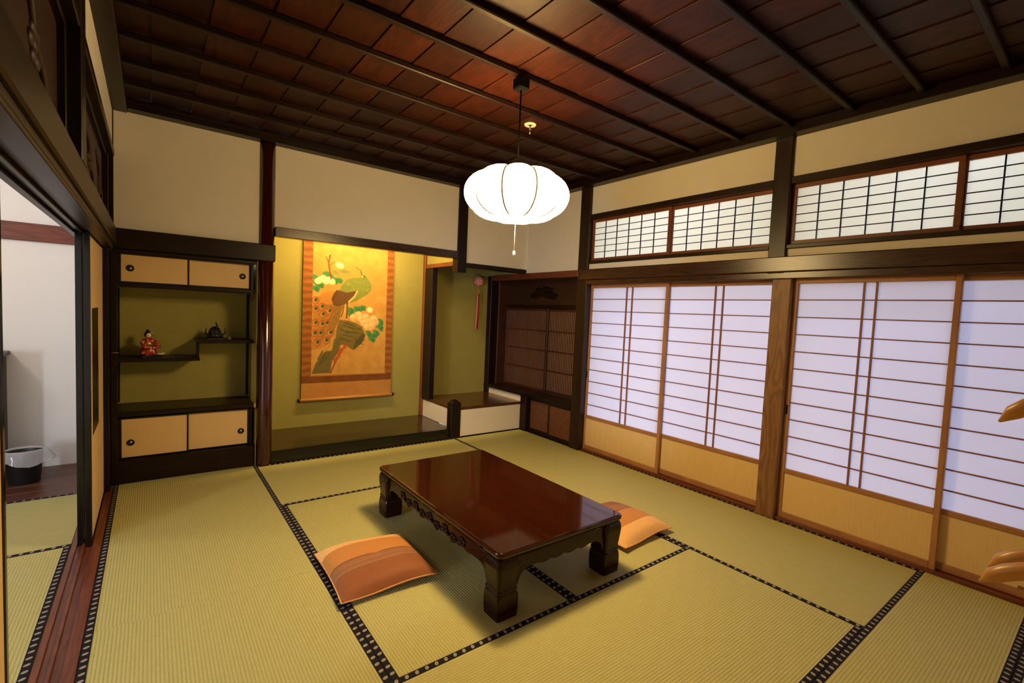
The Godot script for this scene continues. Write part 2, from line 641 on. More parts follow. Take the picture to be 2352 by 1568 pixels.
# ------------------------------------------------------------------ wall of the alcoves, above them
func build_wall_back() -> void:
	var w := structure("wall_back", "white plaster wall above the alcoves", "wall")
	bar("plaster_panel", Vector3(0.0, 1.90, -0.07), Vector3(0.96, 2.78, -0.012), M.plaster_white, w, 0.0, 1)
	bar("plaster_panel", Vector3(1.06, 2.05, -0.07), Vector3(2.90, 2.78, -0.012), M.plaster_white, w, 0.0, 1)
	bar("plaster_panel", Vector3(2.98, 1.94, -0.07), Vector3(3.88, 2.78, -0.012), M.plaster_white, w, 0.0, 1)
	# round lacquered column
	var col := single("trim_column", lathe([Vector2(0.0, 0.0), Vector2(0.063, 0.0), Vector2(0.064, 0.01), Vector2(0.064, 2.76), Vector2(0.0, 2.76)], 32), M.column_lacquer, "round dark red lacquered alcove column", "column", Vector3(1.011, 0.0, -0.03), "", "structure")
	col.rotation.y = 0.3
	trim(Vector3(-0.02, 1.775, -0.06), Vector3(1.073, 1.917, 0.035), M.dark_wood, "dark horizontal beam above the shelf recess", "beam", 0.006)
	trim(Vector3(0.0, 1.745, -0.09), Vector3(0.95, 1.775, -0.03), M.dark_wood, "thin dark rail under the beam of the shelf recess", "rail")
	trim(Vector3(1.073, 1.998, -0.075), Vector3(2.89, 2.078, 0.008), M.beam_wood, "brown lintel across the scroll alcove", "lintel")
	trim(Vector3(2.888, 1.852, -0.10), Vector3(3.003, 2.765, 0.01), M.dark_wood, "short hanging post between scroll alcove and step alcove", "post")
	trim(Vector3(3.003, 1.913, -0.075), Vector3(3.862, 1.963, 0.006), M.dark_wood, "dark lintel above the step alcove", "lintel")
	# corner post
	trim(Vector3(-0.125, -0.03, -0.10), Vector3(-0.018, 2.76, 0.115), M.dark_wood, "dark corner post between sliding doors and shelf recess", "post")
	trim(Vector3(-0.018, 1.917, -0.05), Vector3(0.006, 2.76, 0.002), M.dark_wood, "narrow dark strip in the corner above the recess beam", "strip")

# ------------------------------------------------------------------ shoji wall, frame and plaster
func build_wall_right() -> void:
	var w := structure("wall_right", "white plaster wall around the small paper windows", "wall")
	for b in [[0.0, 0.905], [1.04, 2.87], [2.98, 4.81]]:
		bar("plaster_panel", Vector3(3.866, 2.47 if b[0] > 0.5 else 1.905, b[0]), Vector3(3.93, 2.78, b[1]), M.plaster_white, w, 0.0, 1)
		if b[0] > 0.5:
			bar("plaster_panel", Vector3(3.866, 1.90, b[0]), Vector3(3.93, 1.98, b[1]), M.plaster_white, w, 0.0, 2)
	trim(Vector3(3.838, -0.03, 0.90), Vector3(3.975, 2.77, 1.043), M.post_wood, "dark square post between lattice bay and sliding doors", "post", 0.006)
	trim(Vector3(3.838, 1.80, 2.862), Vector3(3.96, 2.77, 2.984), M.post_wood, "dark square post between the two pairs of small windows", "post", 0.006)
	trim(Vector3(3.868, -0.03, 2.895), Vector3(3.99, 1.80, 3.03), M.pale_post_wood, "pale knotty wooden post between the two pairs of paper doors", "post", 0.006)
	trim(Vector3(3.838, -0.03, 4.81), Vector3(3.99, 2.77, 4.93), M.post_wood, "square post at the end of the paper doors, behind the hangers", "post", 0.006)
	trim(Vector3(3.822, 1.808, 0.93), Vector3(3.90, 1.917, 4.81), M.beam_wood, "long brown beam above the paper sliding doors", "beam", 0.006)
	trim(Vector3(3.845, 1.76, 1.043), Vector3(4.02, 1.808, 4.81), M.beam_wood, "grooved head rail of the paper sliding doors", "rail", 0.004)
	for b in [[1.043, 2.862, "farther"], [2.984, 4.81, "nearer"]]:
		trim(Vector3(3.845, 2.432, b[0]), Vector3(3.93, 2.482, b[1]), M.post_wood, "dark rail above the %s pair of small windows" % b[2], "rail")
		trim(Vector3(3.845, 1.973, b[0]), Vector3(3.93, 2.004, b[1]), M.post_wood, "dark rail below the %s pair of small windows" % b[2], "rail")
	var spots := [[1.0435, 1.985, 0.0, "small paper window next to the dark post by the lattice bay"], [1.965, 2.862, 0.02, "small paper window left of the middle post, above pale sliding doors"], [2.984, 3.893, 0.0, "small paper window right of the middle post"], [3.873, 4.81, 0.02, "small paper window at the far right, cut by the picture edge"]]
	for k in 4:
		transom_window(k + 1, spots[k][0], spots[k][1], 3.885 + spots[k][2], spots[k][3])

func transom_window(n: int, z0: float, z1: float, x: float, label: String) -> void:
	var t := structure("window_%d" % n, label, "window")
	t.set_meta("group", "small paper windows above the sliding doors")
	var y0 := 2.004
	var y1 := 2.432
	var f := 0.03
	bar("rail", Vector3(x, y0, z0), Vector3(x + 0.02, y0 + f, z1), M.transom_wood, t)
	bar("rail", Vector3(x, y1 - f, z0), Vector3(x + 0.02, y1, z1), M.transom_wood, t)
	bar("stile", Vector3(x, y0 + f, z0), Vector3(x + 0.02, y1 - f, z0 + f), M.transom_wood, t)
	bar("stile", Vector3(x, y0 + f, z1 - f), Vector3(x + 0.02, y1 - f, z1), M.transom_wood, t)
	for k in range(1, 6):
		var z := lerpf(z0 + f, z1 - f, k / 6.0)
		bar("muntin", Vector3(x + 0.003, y0 + f, z - 0.0035), Vector3(x + 0.013, y1 - f, z + 0.0035), M.dark_wood, t, 0.001)
		var y := lerpf(y0 + f, y1 - f, k / 6.0)
		bar("muntin", Vector3(x + 0.005, y - 0.003, z0 + f), Vector3(x + 0.013, y + 0.003, z1 - f), M.dark_wood, t, 0.001)
	bar("paper", Vector3(x + 0.0135, y0 + f * 0.5, z0 + f * 0.5), Vector3(x + 0.0145, y1 - f * 0.5, z1 - f * 0.5), M.transom_paper, t, 0.0)

# ------------------------------------------------------------------ fusuma wall
func build_wall_left() -> void:
	var w := structure("wall_left", "white plaster band under the ceiling above the carved panels", "wall")
	bar("plaster_panel", Vector3(-0.10, 2.47, 0.0), Vector3(0.0, 2.78, 4.82), M.plaster_white, w, 0.0, 1)
	bar("plaster_strip", Vector3(-0.10, 1.91, 0.1), Vector3(0.0, 1.934, 4.82), M.plaster_white, w, 0.0, 2)
	trim(Vector3(-0.08, 1.80, 0.036), Vector3(0.022, 1.917, 4.82), M.post_wood, "brown beam above the open sliding doors", "beam", 0.006)
	trim(Vector3(-0.10, 2.425, 0.0), Vector3(0.012, 2.472, 4.82), M.dark_wood, "dark rail above the carved panels", "rail")
	trim(Vector3(-0.11, 1.934, 1.925), Vector3(0.016, 2.76, 2.06), M.dark_wood, "black post between the two carved panels", "post")
	trim(Vector3(-0.11, 1.934, 4.70), Vector3(0.016, 2.76, 4.82), M.dark_wood, "dark post above the sliding doors at the wall behind the camera", "post")
	var k := structure("trim_head_rail", "grooved head rail over the opening to the side room", "rail")
	bar("rail", Vector3(-0.14, 1.775, 0.11), Vector3(0.008, 1.80, 4.82), M.post_wood, k, 0.002)
	for r in [[-0.14, -0.113], [-0.090, -0.074], [-0.043, 0.008]]:
		bar("ridge", Vector3(r[0], 1.76, 0.11), Vector3(r[1], 1.775, 4.82), M.post_wood, k, 0.002, 2, int(r[0] * 1000))
	carved_panel(0.05, 1.925, "carved brown transom panel next to the room corner")
	carved_panel(2.06, 4.70, "carved brown transom panel cut by the upper left picture corner")
	# sliding doors: two pushed together at either end of the opening
	fusuma(1, 0.115, 1.03, -0.075, "paper sliding door with black edge and tall dark inset by the corner")
	fusuma(2, 0.08, 0.985, -0.112, "sliding door tucked behind another, only its black edge showing")
	fusuma(3, 2.98, 3.90, -0.075, "sliding door at the left picture border, beside the bright opening")
	fusuma(4, 3.02, 3.93, -0.112, "sliding door hidden behind the one at the left picture border")
	fusuma(5, 3.90, 4.82, -0.075, "closed paper sliding door beside the camera")

func carved_panel(z0: float, z1: float, label: String) -> void:
	var t := thing("carved_transom", label, "transom panel", Vector3(-0.06, 1.934, (z0 + z1) * 0.5), 0.0, "carved panels over the sliding doors")
	var l := z1 - z0
	part("board", box_mesh(Vector3(0.02, 0.491, l), 0.002, 2, int(l * 100)), M.carved_wood, t, Vector3(0, 0.2455, 0))
	for y in [0.012, 0.479]:
		part("frame", box_mesh(Vector3(0.045, 0.024, l), 0.003, 2), M.dark_wood, t, Vector3(0.012, y, 0))
	for s in [-1.0, 1.0]:
		part("frame", box_mesh(Vector3(0.045, 0.443, 0.035), 0.003, 1), M.dark_wood, t, Vector3(0.012, 0.2455, s * (l * 0.5 - 0.0175)))
	var st := SurfaceTool.new()
	st.begin(Mesh.PRIMITIVE_TRIANGLES)
	for c in [-0.32, 0.0, 0.3]:
		for k in 7:
			var a := TAU * k / 6.0
			var r := 0.0 if k == 6 else 0.045
			add_grid(st, ball_rows(Vector3(0.012, 0.026, 0.034), 8, Vector3(0.010, 0.24 + sin(a) * r + c * 0.1, c * l + cos(a) * r * 1.3)), true)
		add_grid(st, tube_rows([Vector3(0.01, 0.10, c * l - 0.2), Vector3(0.016, 0.16, c * l - 0.1), Vector3(0.012, 0.22, c * l), Vector3(0.016, 0.31, c * l + 0.09), Vector3(0.01, 0.38, c * l + 0.2)], 0.009, 6), true)
	st.generate_normals()
	part("carving", st.commit(), M.carved_wood, t)

func fusuma(n: int, z0: float, z1: float, x: float, label: String) -> void:
	taken["door"] = taken.get("door", 0) + 1
	var t := structure("door_%d" % taken["door"], label, "sliding door")
	var y0 := -0.006
	var y1 := 1.772
	var f := 0.022
	bar("paper_panel", Vector3(x + 0.004, y0 + f, z0 + f), Vector3(x + 0.026, y1 - f, z1 - f), M.fusuma_paper, t, 0.0, 1)
	bar("frame", Vector3(x, y0, z0), Vector3(x + 0.03, y1, z0 + f), M.black_lacquer, t, 0.003)
	bar("frame", Vector3(x, y0, z1 - f), Vector3(x + 0.03, y1, z1), M.black_lacquer, t, 0.003)
	bar("frame", Vector3(x, y0, z0 + f), Vector3(x + 0.03, y0 + f, z1 - f), M.black_lacquer, t, 0.003)
	bar("frame", Vector3(x, y1 - f, z0 + f), Vector3(x + 0.03, y1, z1 - f), M.black_lacquer, t, 0.003)
	if n != 2 and n != 4:
		var zi := z0 + 0.40
		bar("dark_inset", Vector3(x + 0.0255, 0.60, zi), Vector3(x + 0.0275, 1.345, zi + 0.375), M.dark_wood, t, 0.001)

# ------------------------------------------------------------------ veranda and garden side, which light the paper from behind
func build_outside() -> void:
	single("floor", box_mesh(Vector3(1.15, 0.06, 7.4), 0.0, 2), M.side_floor_wood, "wooden veranda floor outside the paper doors", "floor", Vector3(4.60, -0.08, 2.3), "", "structure")
	single("ceiling", box_mesh(Vector3(1.25, 0.06, 7.4), 0.0, 2), M.plaster_cool, "white veranda ceiling outside the paper doors", "ceiling", Vector3(4.56, 2.95, 2.3), "", "structure")
	for z in [-1.38, 4.98]:
		single("wall_veranda", box_mesh(Vector3(1.2 if z < 0.0 else 2.6, 3.0, 0.06), 0.0, 1), M.plaster_cool if z < 0.0 else M.side_floor_wood, "end wall of the veranda, %s end" % ("far" if z < 0.0 else "near"), "wall", Vector3(4.56 if z < 0.0 else 5.3, 1.45, z), "", "structure")
	single("ground", box_mesh(Vector3(24, 0.1, 30), 0.0, 2), M.ground_soil, "pale garden ground beyond the veranda", "ground", Vector3(17.3, -0.45, 2.0), "", "structure")
	# cool strip lamps under the veranda ceiling
	for z in [1.95, 3.95]:
		var t := thing("veranda_strip_lamp", "cool white strip lamp under the veranda ceiling, %s one" % ("far" if z < 3.0 else "near"), "lamp", Vector3(4.35, 2.92, z), 0.0, "veranda lamps")
		part("housing", box_mesh(Vector3(0.12, 0.04, 1.3), 0.004, 2), M.cream_metal, t, Vector3(0, -0.02, 0))
		part("glowing_tube", tube([Vector3(0, 0, -0.6), Vector3(0, 0, 0.6)], 0.016, 10), M.cool_glow, t, Vector3(0, -0.058, 0))
		var l := AreaLight3D.new()
		l.name = "strip_light"
		l.area_size = Vector2(0.06, 1.2)
		l.light_color = Color(0.84, 0.89, 1.0)
		l.light_energy = 2.4
		l.shadow_enabled = true
		t.add_child(l)
		l.position = Vector3(0, -0.085, 0)
		l.rotation = Vector3(-PI * 0.5, 0, 0)
	# plain enclosure behind the camera
	single("wall_front", box_mesh(Vector3(4.3, 3.0, 0.08), 0.0, 1), M.plaster_white, "white plaster wall behind the camera", "wall", Vector3(1.95, 1.45, 4.88), "", "structure")

# ------------------------------------------------------------------ scroll alcove
func build_alcove() -> void:
	var w := structure("wall_alcove", "olive plaster walls of the scroll alcove", "wall")
	bar("plaster_panel", Vector3(0.98, -0.02, -0.88), Vector3(3.93, 2.80, -0.80), M.plaster_olive, w, 0.0, 1)
	# partition to the shelf recess, with a low opening in it
	bar("plaster_panel", Vector3(0.985, 1.06, -0.80), Vector3(1.035, 2.80, -0.03), M.plaster_olive, w, 0.0, 1)
	bar("plaster_panel", Vector3(0.985, 0.0, -0.80), Vector3(1.035, 0.50, -0.03), M.plaster_olive, w, 0.0, 1)
	bar("plaster_panel", Vector3(0.985, 0.50, -0.80), Vector3(1.035, 1.06, -0.27), M.plaster_olive, w, 0.0, 1)
	# hanging partition to the step alcove
	bar("plaster_panel", Vector3(2.905, 1.972, -0.80), Vector3(2.945, 2.80, -0.05), M.plaster_olive, w, 0.0, 1)
	single("ceiling", box_mesh(Vector3(3.0, 0.04, 0.84), 0.0, 0), M.dark_wood, "dark wooden ceiling inside the alcoves", "ceiling", Vector3(2.45, 2.78, -0.44), "", "structure")
	trim(Vector3(2.895, 1.925, -0.745), Vector3(2.955, 1.972, -0.09), M.transom_wood, "red-brown rail under the hanging partition beside the scroll", "rail")
	trim(Vector3(2.88, 0.112, -0.80), Vector3(2.92, 2.77, -0.745), M.transom_wood, "thin post at the back corner of the scroll alcove", "post")
	trim(Vector3(2.885, 0.345, -0.745), Vector3(2.955, 1.925, -0.56), M.dark_wood, "broad dark post below the hanging partition", "post")
	single("floor", box_mesh(Vector3(1.90, 0.06, 0.77), 0.002, 0), M.toko_board, "polished dark board floor of the scroll alcove", "floor", Vector3(1.95, 0.08, -0.425), "", "structure")
	trim(Vector3(1.06, -0.03, -0.045), Vector3(2.865, 0.112, 0.008), M.black_lacquer, "black lacquered front sill of the scroll alcove", "sill", 0.006)
	# hidden tube lamp behind the lintel
	var t := thing("alcove_tube_lamp", "warm tube lamp hidden behind the alcove lintel", "lamp", Vector3(1.98, 2.46, -0.115))
	part("housing", box_mesh(Vector3(1.2, 0.05, 0.05), 0.004, 0), M.cream_metal, t, Vector3(0, 0.03, 0))
	part("glowing_tube", tube([Vector3(-0.56, 0, 0), Vector3(0.56, 0, 0)], 0.014, 10), M.tube_glow, t, Vector3(0, -0.012, 0))
	var l := AreaLight3D.new()
	l.name = "tube_light"
	l.area_size = Vector2(1.1, 0.05)
	l.light_color = Color(1.0, 0.84, 0.52)
	l.light_energy = 3.4
	l.shadow_enabled = true
	t.add_child(l)
	l.position = Vector3(0, -0.03, -0.01)
	l.rotation = Vector3(deg_to_rad(-62.0), 0, 0)
	build_scroll()

func dab(im: Image, u: float, v: float, ru: float, rv: float, rot: float, c: Color, a := 1.0) -> void:
	var w := im.get_width()
	var h := im.get_height()
	var asp := 1.8
	var r := maxf(ru, rv * asp) + 0.01
	for y in range(maxi(0, int((v - r / asp) * h)), mini(h, int((v + r / asp) * h) + 1)):
		for x in range(maxi(0, int((u - r) * w)), mini(w, int((u + r) * w) + 1)):
			var p := Vector2((x + 0.5) / w - u, ((y + 0.5) / h - v) * asp).rotated(-rot)
			var q := Vector2(p.x / ru, p.y / (rv * asp)).length()
			if q < 1.0:
				im.set_pixel(x, y, im.get_pixel(x, y).lerp(c, a * clampf((1.0 - q) * 6.0, 0.0, 1.0)))

func blot(im: Image, pts: Array, c: Color, a := 1.0, rough := 0.0) -> void:
	var w := im.get_width()
	var h := im.get_height()
	var poly := PackedVector2Array()
	var lo := Vector2.ONE
	var hi := Vector2.ZERO
	for p in pts:
		poly.append(Vector2(p[0], p[1]))
		lo = lo.min(Vector2(p[0], p[1]))
		hi = hi.max(Vector2(p[0], p[1]))
	for y in range(int(lo.y * h), int(hi.y * h) + 1):
		for x in range(int(lo.x * w), int(hi.x * w) + 1):
			if Geometry2D.is_point_in_polygon(Vector2((x + 0.5) / w, (y + 0.5) / h), poly):
				var k := 1.0 - rough * rng.randf()
				im.set_pixel(x, y, im.get_pixel(x, y).lerp(Color(c.r * k, c.g * k, c.b * k), a))

func stroke(im: Image, pts: Array, width: float, c: Color, a := 1.0) -> void:
	for i in pts.size() - 1:
		var p := Vector2(pts[i][0], pts[i][1])
		var q := Vector2(pts[i + 1][0], pts[i + 1][1])
		var n := int(p.distance_to(q) / (width * 0.5)) + 1
		for k in n:
			var s := p.lerp(q, float(k) / n)
			dab(im, s.x, s.y, width, width / 1.8, 0.0, c, a)

# painted silk: a long-tailed bird on a rock with peonies, framed by striped brocade
func scroll_texture() -> ImageTexture:
	var w := 360
	var h := 648
	var im := Image.create(w, h, false, Image.FORMAT_RGB8)
	var n1 := noise_bytes(w, h, 0.02, 3, 301)
	var n2 := noise_bytes(w, h, 0.2, 2, 302)
	for y in h:
		for x in w:
			var u := (x + 0.5) / w
			var v := (y + 0.5) / h
			var i := y * w + x
			var c := rgb(206, 158, 84).lerp(rgb(188, 136, 68), n1[i] / 255.0)
			if v > 0.157 + 0.02 * u + 0.008 * sin(u * 9.0) and v < 0.36:
				c = c.lerp(rgb(184, 136, 66), 0.45)
			if u < 0.097 or u > 0.921:
				var band := 0.5 + 0.5 * sin(v * 150.0 + 0.35 * n1[i] / 255.0 * TAU)
				c = rgb(132, 78, 34).lerp(rgb(172, 110, 54), band * 0.7)
			if v > 0.857 and v < 0.90:
				c = rgb(112, 62, 28).lerp(rgb(132, 80, 38), n1[i] / 255.0)
			if v >= 0.90:
				c = rgb(182, 124, 62).lerp(rgb(196, 138, 76), n1[i] / 255.0)
			if absf(v - 0.857) < 0.003 and u > 0.09 and u < 0.93:
				c = rgb(176, 120, 66)
			var k := 0.95 + 0.1 * n2[i] / 255.0
			im.set_pixel(x, y, Color(c.r * k, c.g * k, c.b * k))
	# tail: russet feathers with eyes
	blot(im, [[0.34, 0.34], [0.20, 0.36], [0.108, 0.40], [0.10, 0.70], [0.20, 0.69], [0.276, 0.66], [0.33, 0.563], [0.42, 0.44]], rgb(186, 112, 48), 0.5, 0.15)
	for k in 60:
		var a0 := Vector2(0.34 + rng.randf() * 0.08, 0.40 + rng.randf() * 0.05)
		var a1 := Vector2(0.11 + rng.randf() * 0.22, 0.42 + rng.randf() * 0.27)
		stroke(im, [[a0.x, a0.y], [lerpf(a0.x, a1.x, 0.5) + 0.02, lerpf(a0.y, a1.y, 0.5)], [a1.x, a1.y]], 0.004, rgb(150, 86, 36).lerp(rgb(120, 112, 60), rng.randf()), 0.4)
	for e in [[0.131, 0.404], [0.199, 0.441], [0.28, 0.465], [0.133, 0.455], [0.212, 0.486], [0.136, 0.539], [0.254, 0.538], [0.188, 0.60], [0.296, 0.596], [0.157, 0.656], [0.252, 0.643], [0.205, 0.545], [0.13, 0.60]]:
		dab(im, e[0], e[1], 0.042, 0.026, 0.2, rgb(166, 82, 34), 0.75)
		dab(im, e[0] - 0.004, e[1] + 0.001, 0.03, 0.018, 0.2, rgb(206, 164, 96), 0.6)
		dab(im, e[0] + 0.002, e[1] - 0.002, 0.02, 0.013, 0.2, rgb(92, 104, 62), 0.95)
		dab(im, e[0] + 0.004, e[1] - 0.004, 0.009, 0.006, 0.2, rgb(40, 54, 44), 1.0)
	# rock
	blot(im, [[0.354, 0.596], [0.386, 0.516], [0.482, 0.521], [0.57, 0.535], [0.63, 0.553], [0.683, 0.608], [0.66, 0.645], [0.635, 0.663], [0.551, 0.704], [0.50, 0.69], [0.452, 0.669], [0.346, 0.675]], rgb(122, 106, 58), 0.94, 0.16)
	blot(im, [[0.102, 0.844], [0.144, 0.78], [0.232, 0.715], [0.312, 0.702], [0.333, 0.636], [0.414, 0.622], [0.394, 0.703], [0.315, 0.769], [0.294, 0.842]], rgb(116, 102, 60), 0.94, 0.18)
	for k in 26:
		var a0 := Vector2(0.37 + rng.randf() * 0.2, 0.53 + rng.randf() * 0.12)
		stroke(im, [[a0.x, a0.y], [a0.x + 0.09 + rng.randf() * 0.05, a0.y + 0.01 + rng.randf() * 0.02]], 0.006, rgb(66, 66, 34).lerp(rgb(136, 116, 60), rng.randf()), 0.4)
	for k in 16:
		var a0 := Vector2(0.13 + rng.randf() * 0.14, 0.74 + rng.randf() * 0.08)
		stroke(im, [[a0.x, a0.y], [a0.x + 0.05, a0.y - 0.05]], 0.006, rgb(58, 64, 36).lerp(rgb(124, 112, 62), rng.randf()), 0.4)
	blot(im, [[0.56, 0.66], [0.64, 0.60], [0.683, 0.608], [0.66, 0.645], [0.635, 0.663], [0.551, 0.704]], rgb(82, 82, 50), 0.7, 0.2)
	# leaves
	for e in [[0.60, 0.445, 0.3], [0.637, 0.437, -0.2], [0.575, 0.45, 0.8], [0.858, 0.523, 0.9], [0.84, 0.55, 0.2], [0.81, 0.593, 0.6], [0.78, 0.61, -0.4], [0.761, 0.635, 0.4], [0.72, 0.60, 1.0], [0.237, 0.242, 0.0], [0.127, 0.273, 0.8], [0.14, 0.30, 0.3], [0.172, 0.313, -0.3], [0.129, 0.334, 0.2], [0.371, 0.275, 0.1], [0.335, 0.278, 0.6], [0.498, 0.474, 1.2], [0.51, 0.455, 0.5], [0.86, 0.56, 1.2], [0.27, 0.25, 0.4]]:
		dab(im, e[0], e[1], 0.05, 0.016, e[2], rgb(74, 134, 76), 0.9)
		dab(im, e[0] + 0.012, e[1] + 0.006, 0.034, 0.010, e[2] + 0.9, rgb(58, 118, 70), 0.85)
	for e in [[0.41, 0.221, 0.0], [0.334, 0.231, 0.4], [0.45, 0.222, 0.2]]:
		dab(im, e[0], e[1], 0.046, 0.013, e[2], rgb(122, 128, 72), 0.8)
	# peonies
	for e in [[0.541, 0.50], [0.60, 0.482], [0.627, 0.505], [0.68, 0.495], [0.704, 0.525], [0.66, 0.53], [0.755, 0.52], [0.79, 0.525], [0.74, 0.552], [0.70, 0.555], [0.775, 0.505]]:
		dab(im, e[0], e[1], 0.05, 0.026, 0.3, rgb(226, 178, 118), 0.9)
		dab(im, e[0] - 0.006, e[1] - 0.004, 0.034, 0.017, 0.3, rgb(240, 204, 150), 0.85)
		dab(im, e[0] + 0.012, e[1] + 0.007, 0.02, 0.009, 0.3, rgb(212, 152, 94), 0.6)
	for e in [[0.171, 0.281], [0.205, 0.27], [0.232, 0.288], [0.265, 0.277], [0.296, 0.287], [0.15, 0.29], [0.367, 0.184], [0.385, 0.188], [0.726, 0.449]]:
		dab(im, e[0], e[1], 0.04, 0.02, 0.2, rgb(234, 212, 156), 0.9)
		dab(im, e[0] - 0.005, e[1] - 0.003, 0.024, 0.012, 0.2, rgb(248, 234, 190), 0.9)
	# branches
	stroke(im, [[0.284, 0.269], [0.262, 0.20], [0.257, 0.173], [0.273, 0.127]], 0.008, rgb(150, 62, 26))
	stroke(im, [[0.257, 0.18], [0.23, 0.14]], 0.006, rgb(164, 80, 34))
	stroke(im, [[0.27, 0.19], [0.32, 0.165]], 0.005, rgb(176, 92, 36))
	stroke(im, [[0.30, 0.842], [0.34, 0.79], [0.372, 0.75], [0.464, 0.669]], 0.009, rgb(150, 74, 38))
	for k in 14:
		dab(im, 0.34 + 0.009 * k + rng.randf() * 0.03 - 0.015, 0.77 - 0.0075 * k, 0.022, 0.008, rng.randf() * 3.0, rgb(178, 82, 46), 0.8)
	# legs, body, wing, head
	stroke(im, [[0.465, 0.405], [0.468, 0.45], [0.463, 0.508]], 0.009, rgb(106, 80, 36))
	stroke(im, [[0.43, 0.42], [0.42, 0.47], [0.40, 0.50]], 0.008, rgb(120, 92, 40))
	blot(im, [[0.37, 0.345], [0.41, 0.30], [0.459, 0.268], [0.52, 0.256], [0.60, 0.25], [0.635, 0.235], [0.67, 0.238], [0.695, 0.255], [0.725, 0.278], [0.737, 0.295], [0.732, 0.325], [0.69, 0.352], [0.622, 0.376], [0.565, 0.397], [0.50, 0.41], [0.47, 0.40], [0.50, 0.36], [0.47, 0.345]], rgb(132, 142, 66), 1.0, 0.12)
	for k in 120:
		dab(im, 0.46 + rng.randf() * 0.24, 0.275 + rng.randf() * 0.075, 0.012, 0.005, 0.3, rgb(112, 126, 58).lerp(rgb(156, 158, 82), rng.randf()), 0.5)
	blot(im, [[0.294, 0.393], [0.315, 0.36], [0.35, 0.335], [0.46, 0.348], [0.571, 0.334], [0.53, 0.37], [0.477, 0.405], [0.42, 0.425], [0.383, 0.432], [0.319, 0.431]], rgb(104, 70, 42), 1.0, 0.12)
	for k in 9:
		stroke(im, [[0.31 + k * 0.02, 0.42], [0.38 + k * 0.02, 0.345]], 0.003, rgb(116, 84, 48), 0.7)
	stroke(im, [[0.574, 0.336], [0.545, 0.37], [0.48, 0.405]], 0.010, rgb(216, 180, 120))
	dab(im, 0.645, 0.245, 0.03, 0.014, -0.3, rgb(112, 124, 52))
	stroke(im, [[0.62, 0.24], [0.605, 0.205], [0.548, 0.187]], 0.006, rgb(104, 112, 54))
	stroke(im, [[0.63, 0.238], [0.62, 0.215], [0.60, 0.20]], 0.005, rgb(104, 112, 54))
	dab(im, 0.63, 0.243, 0.014, 0.006, 0.0, rgb(214, 190, 130))
	dab(im, 0.645, 0.241, 0.006, 0.004, 0.0, rgb(30, 26, 20))
	im.generate_mipmaps()
	return ImageTexture.create_from_image(im)

func build_scroll() -> void:
	var t := thing("hanging_scroll", "hanging scroll painted with a long-tailed green bird and peonies", "scroll", Vector3(1.99, 0.385, -0.778))
	var rows := []
	for i in 19:
		var row := []
		for s in [-1.0, 1.0]:
			var f := i / 18.0
			row.append(Vector3(s * 0.5, 1.815 - f * 1.80, 0.006 * sin(f * 7.0) * (1.0 - f) + 0.008 * f))
		rows.append(row)
	var m := textured(scroll_texture(), 0.7, 1.0, 1.0, 0.3)
	m.cull_mode = BaseMaterial3D.CULL_DISABLED
	part("painted_silk", grid_mesh(rows), m, t)
	M.roller = flat(rgb(196, 140, 72), 0.4)
	part("roller", tube([Vector3(-0.515, 0, 0), Vector3(0.515, 0, 0)], 0.016, 14), M.roller, t, Vector3(0, 0.016, 0.012))
	for s in [-1.0, 1.0]:
		part("roller_knob", tube([Vector3(s * 0.515, 0, 0), Vector3(s * 0.535, 0, 0)], 0.019, 12), M.dark_wood, t, Vector3(0, 0.016, 0.012))
	part("top_rod", tube([Vector3(-0.5, 0, 0), Vector3(0.5, 0, 0)], 0.009, 10), M.dark_wood, t, Vector3(0, 1.82, 0))
	part("hanging_cord", tube([Vector3(-0.22, 1.828, 0), Vector3(0, 1.99, -0.012), Vector3(0.22, 1.828, 0)], 0.003, 6), M.cord, t)
	part("nail", tube([Vector3(0, 1.99, -0.022), Vector3(0, 1.99, 0.012)], 0.004, 8), M.dark_metal, t)

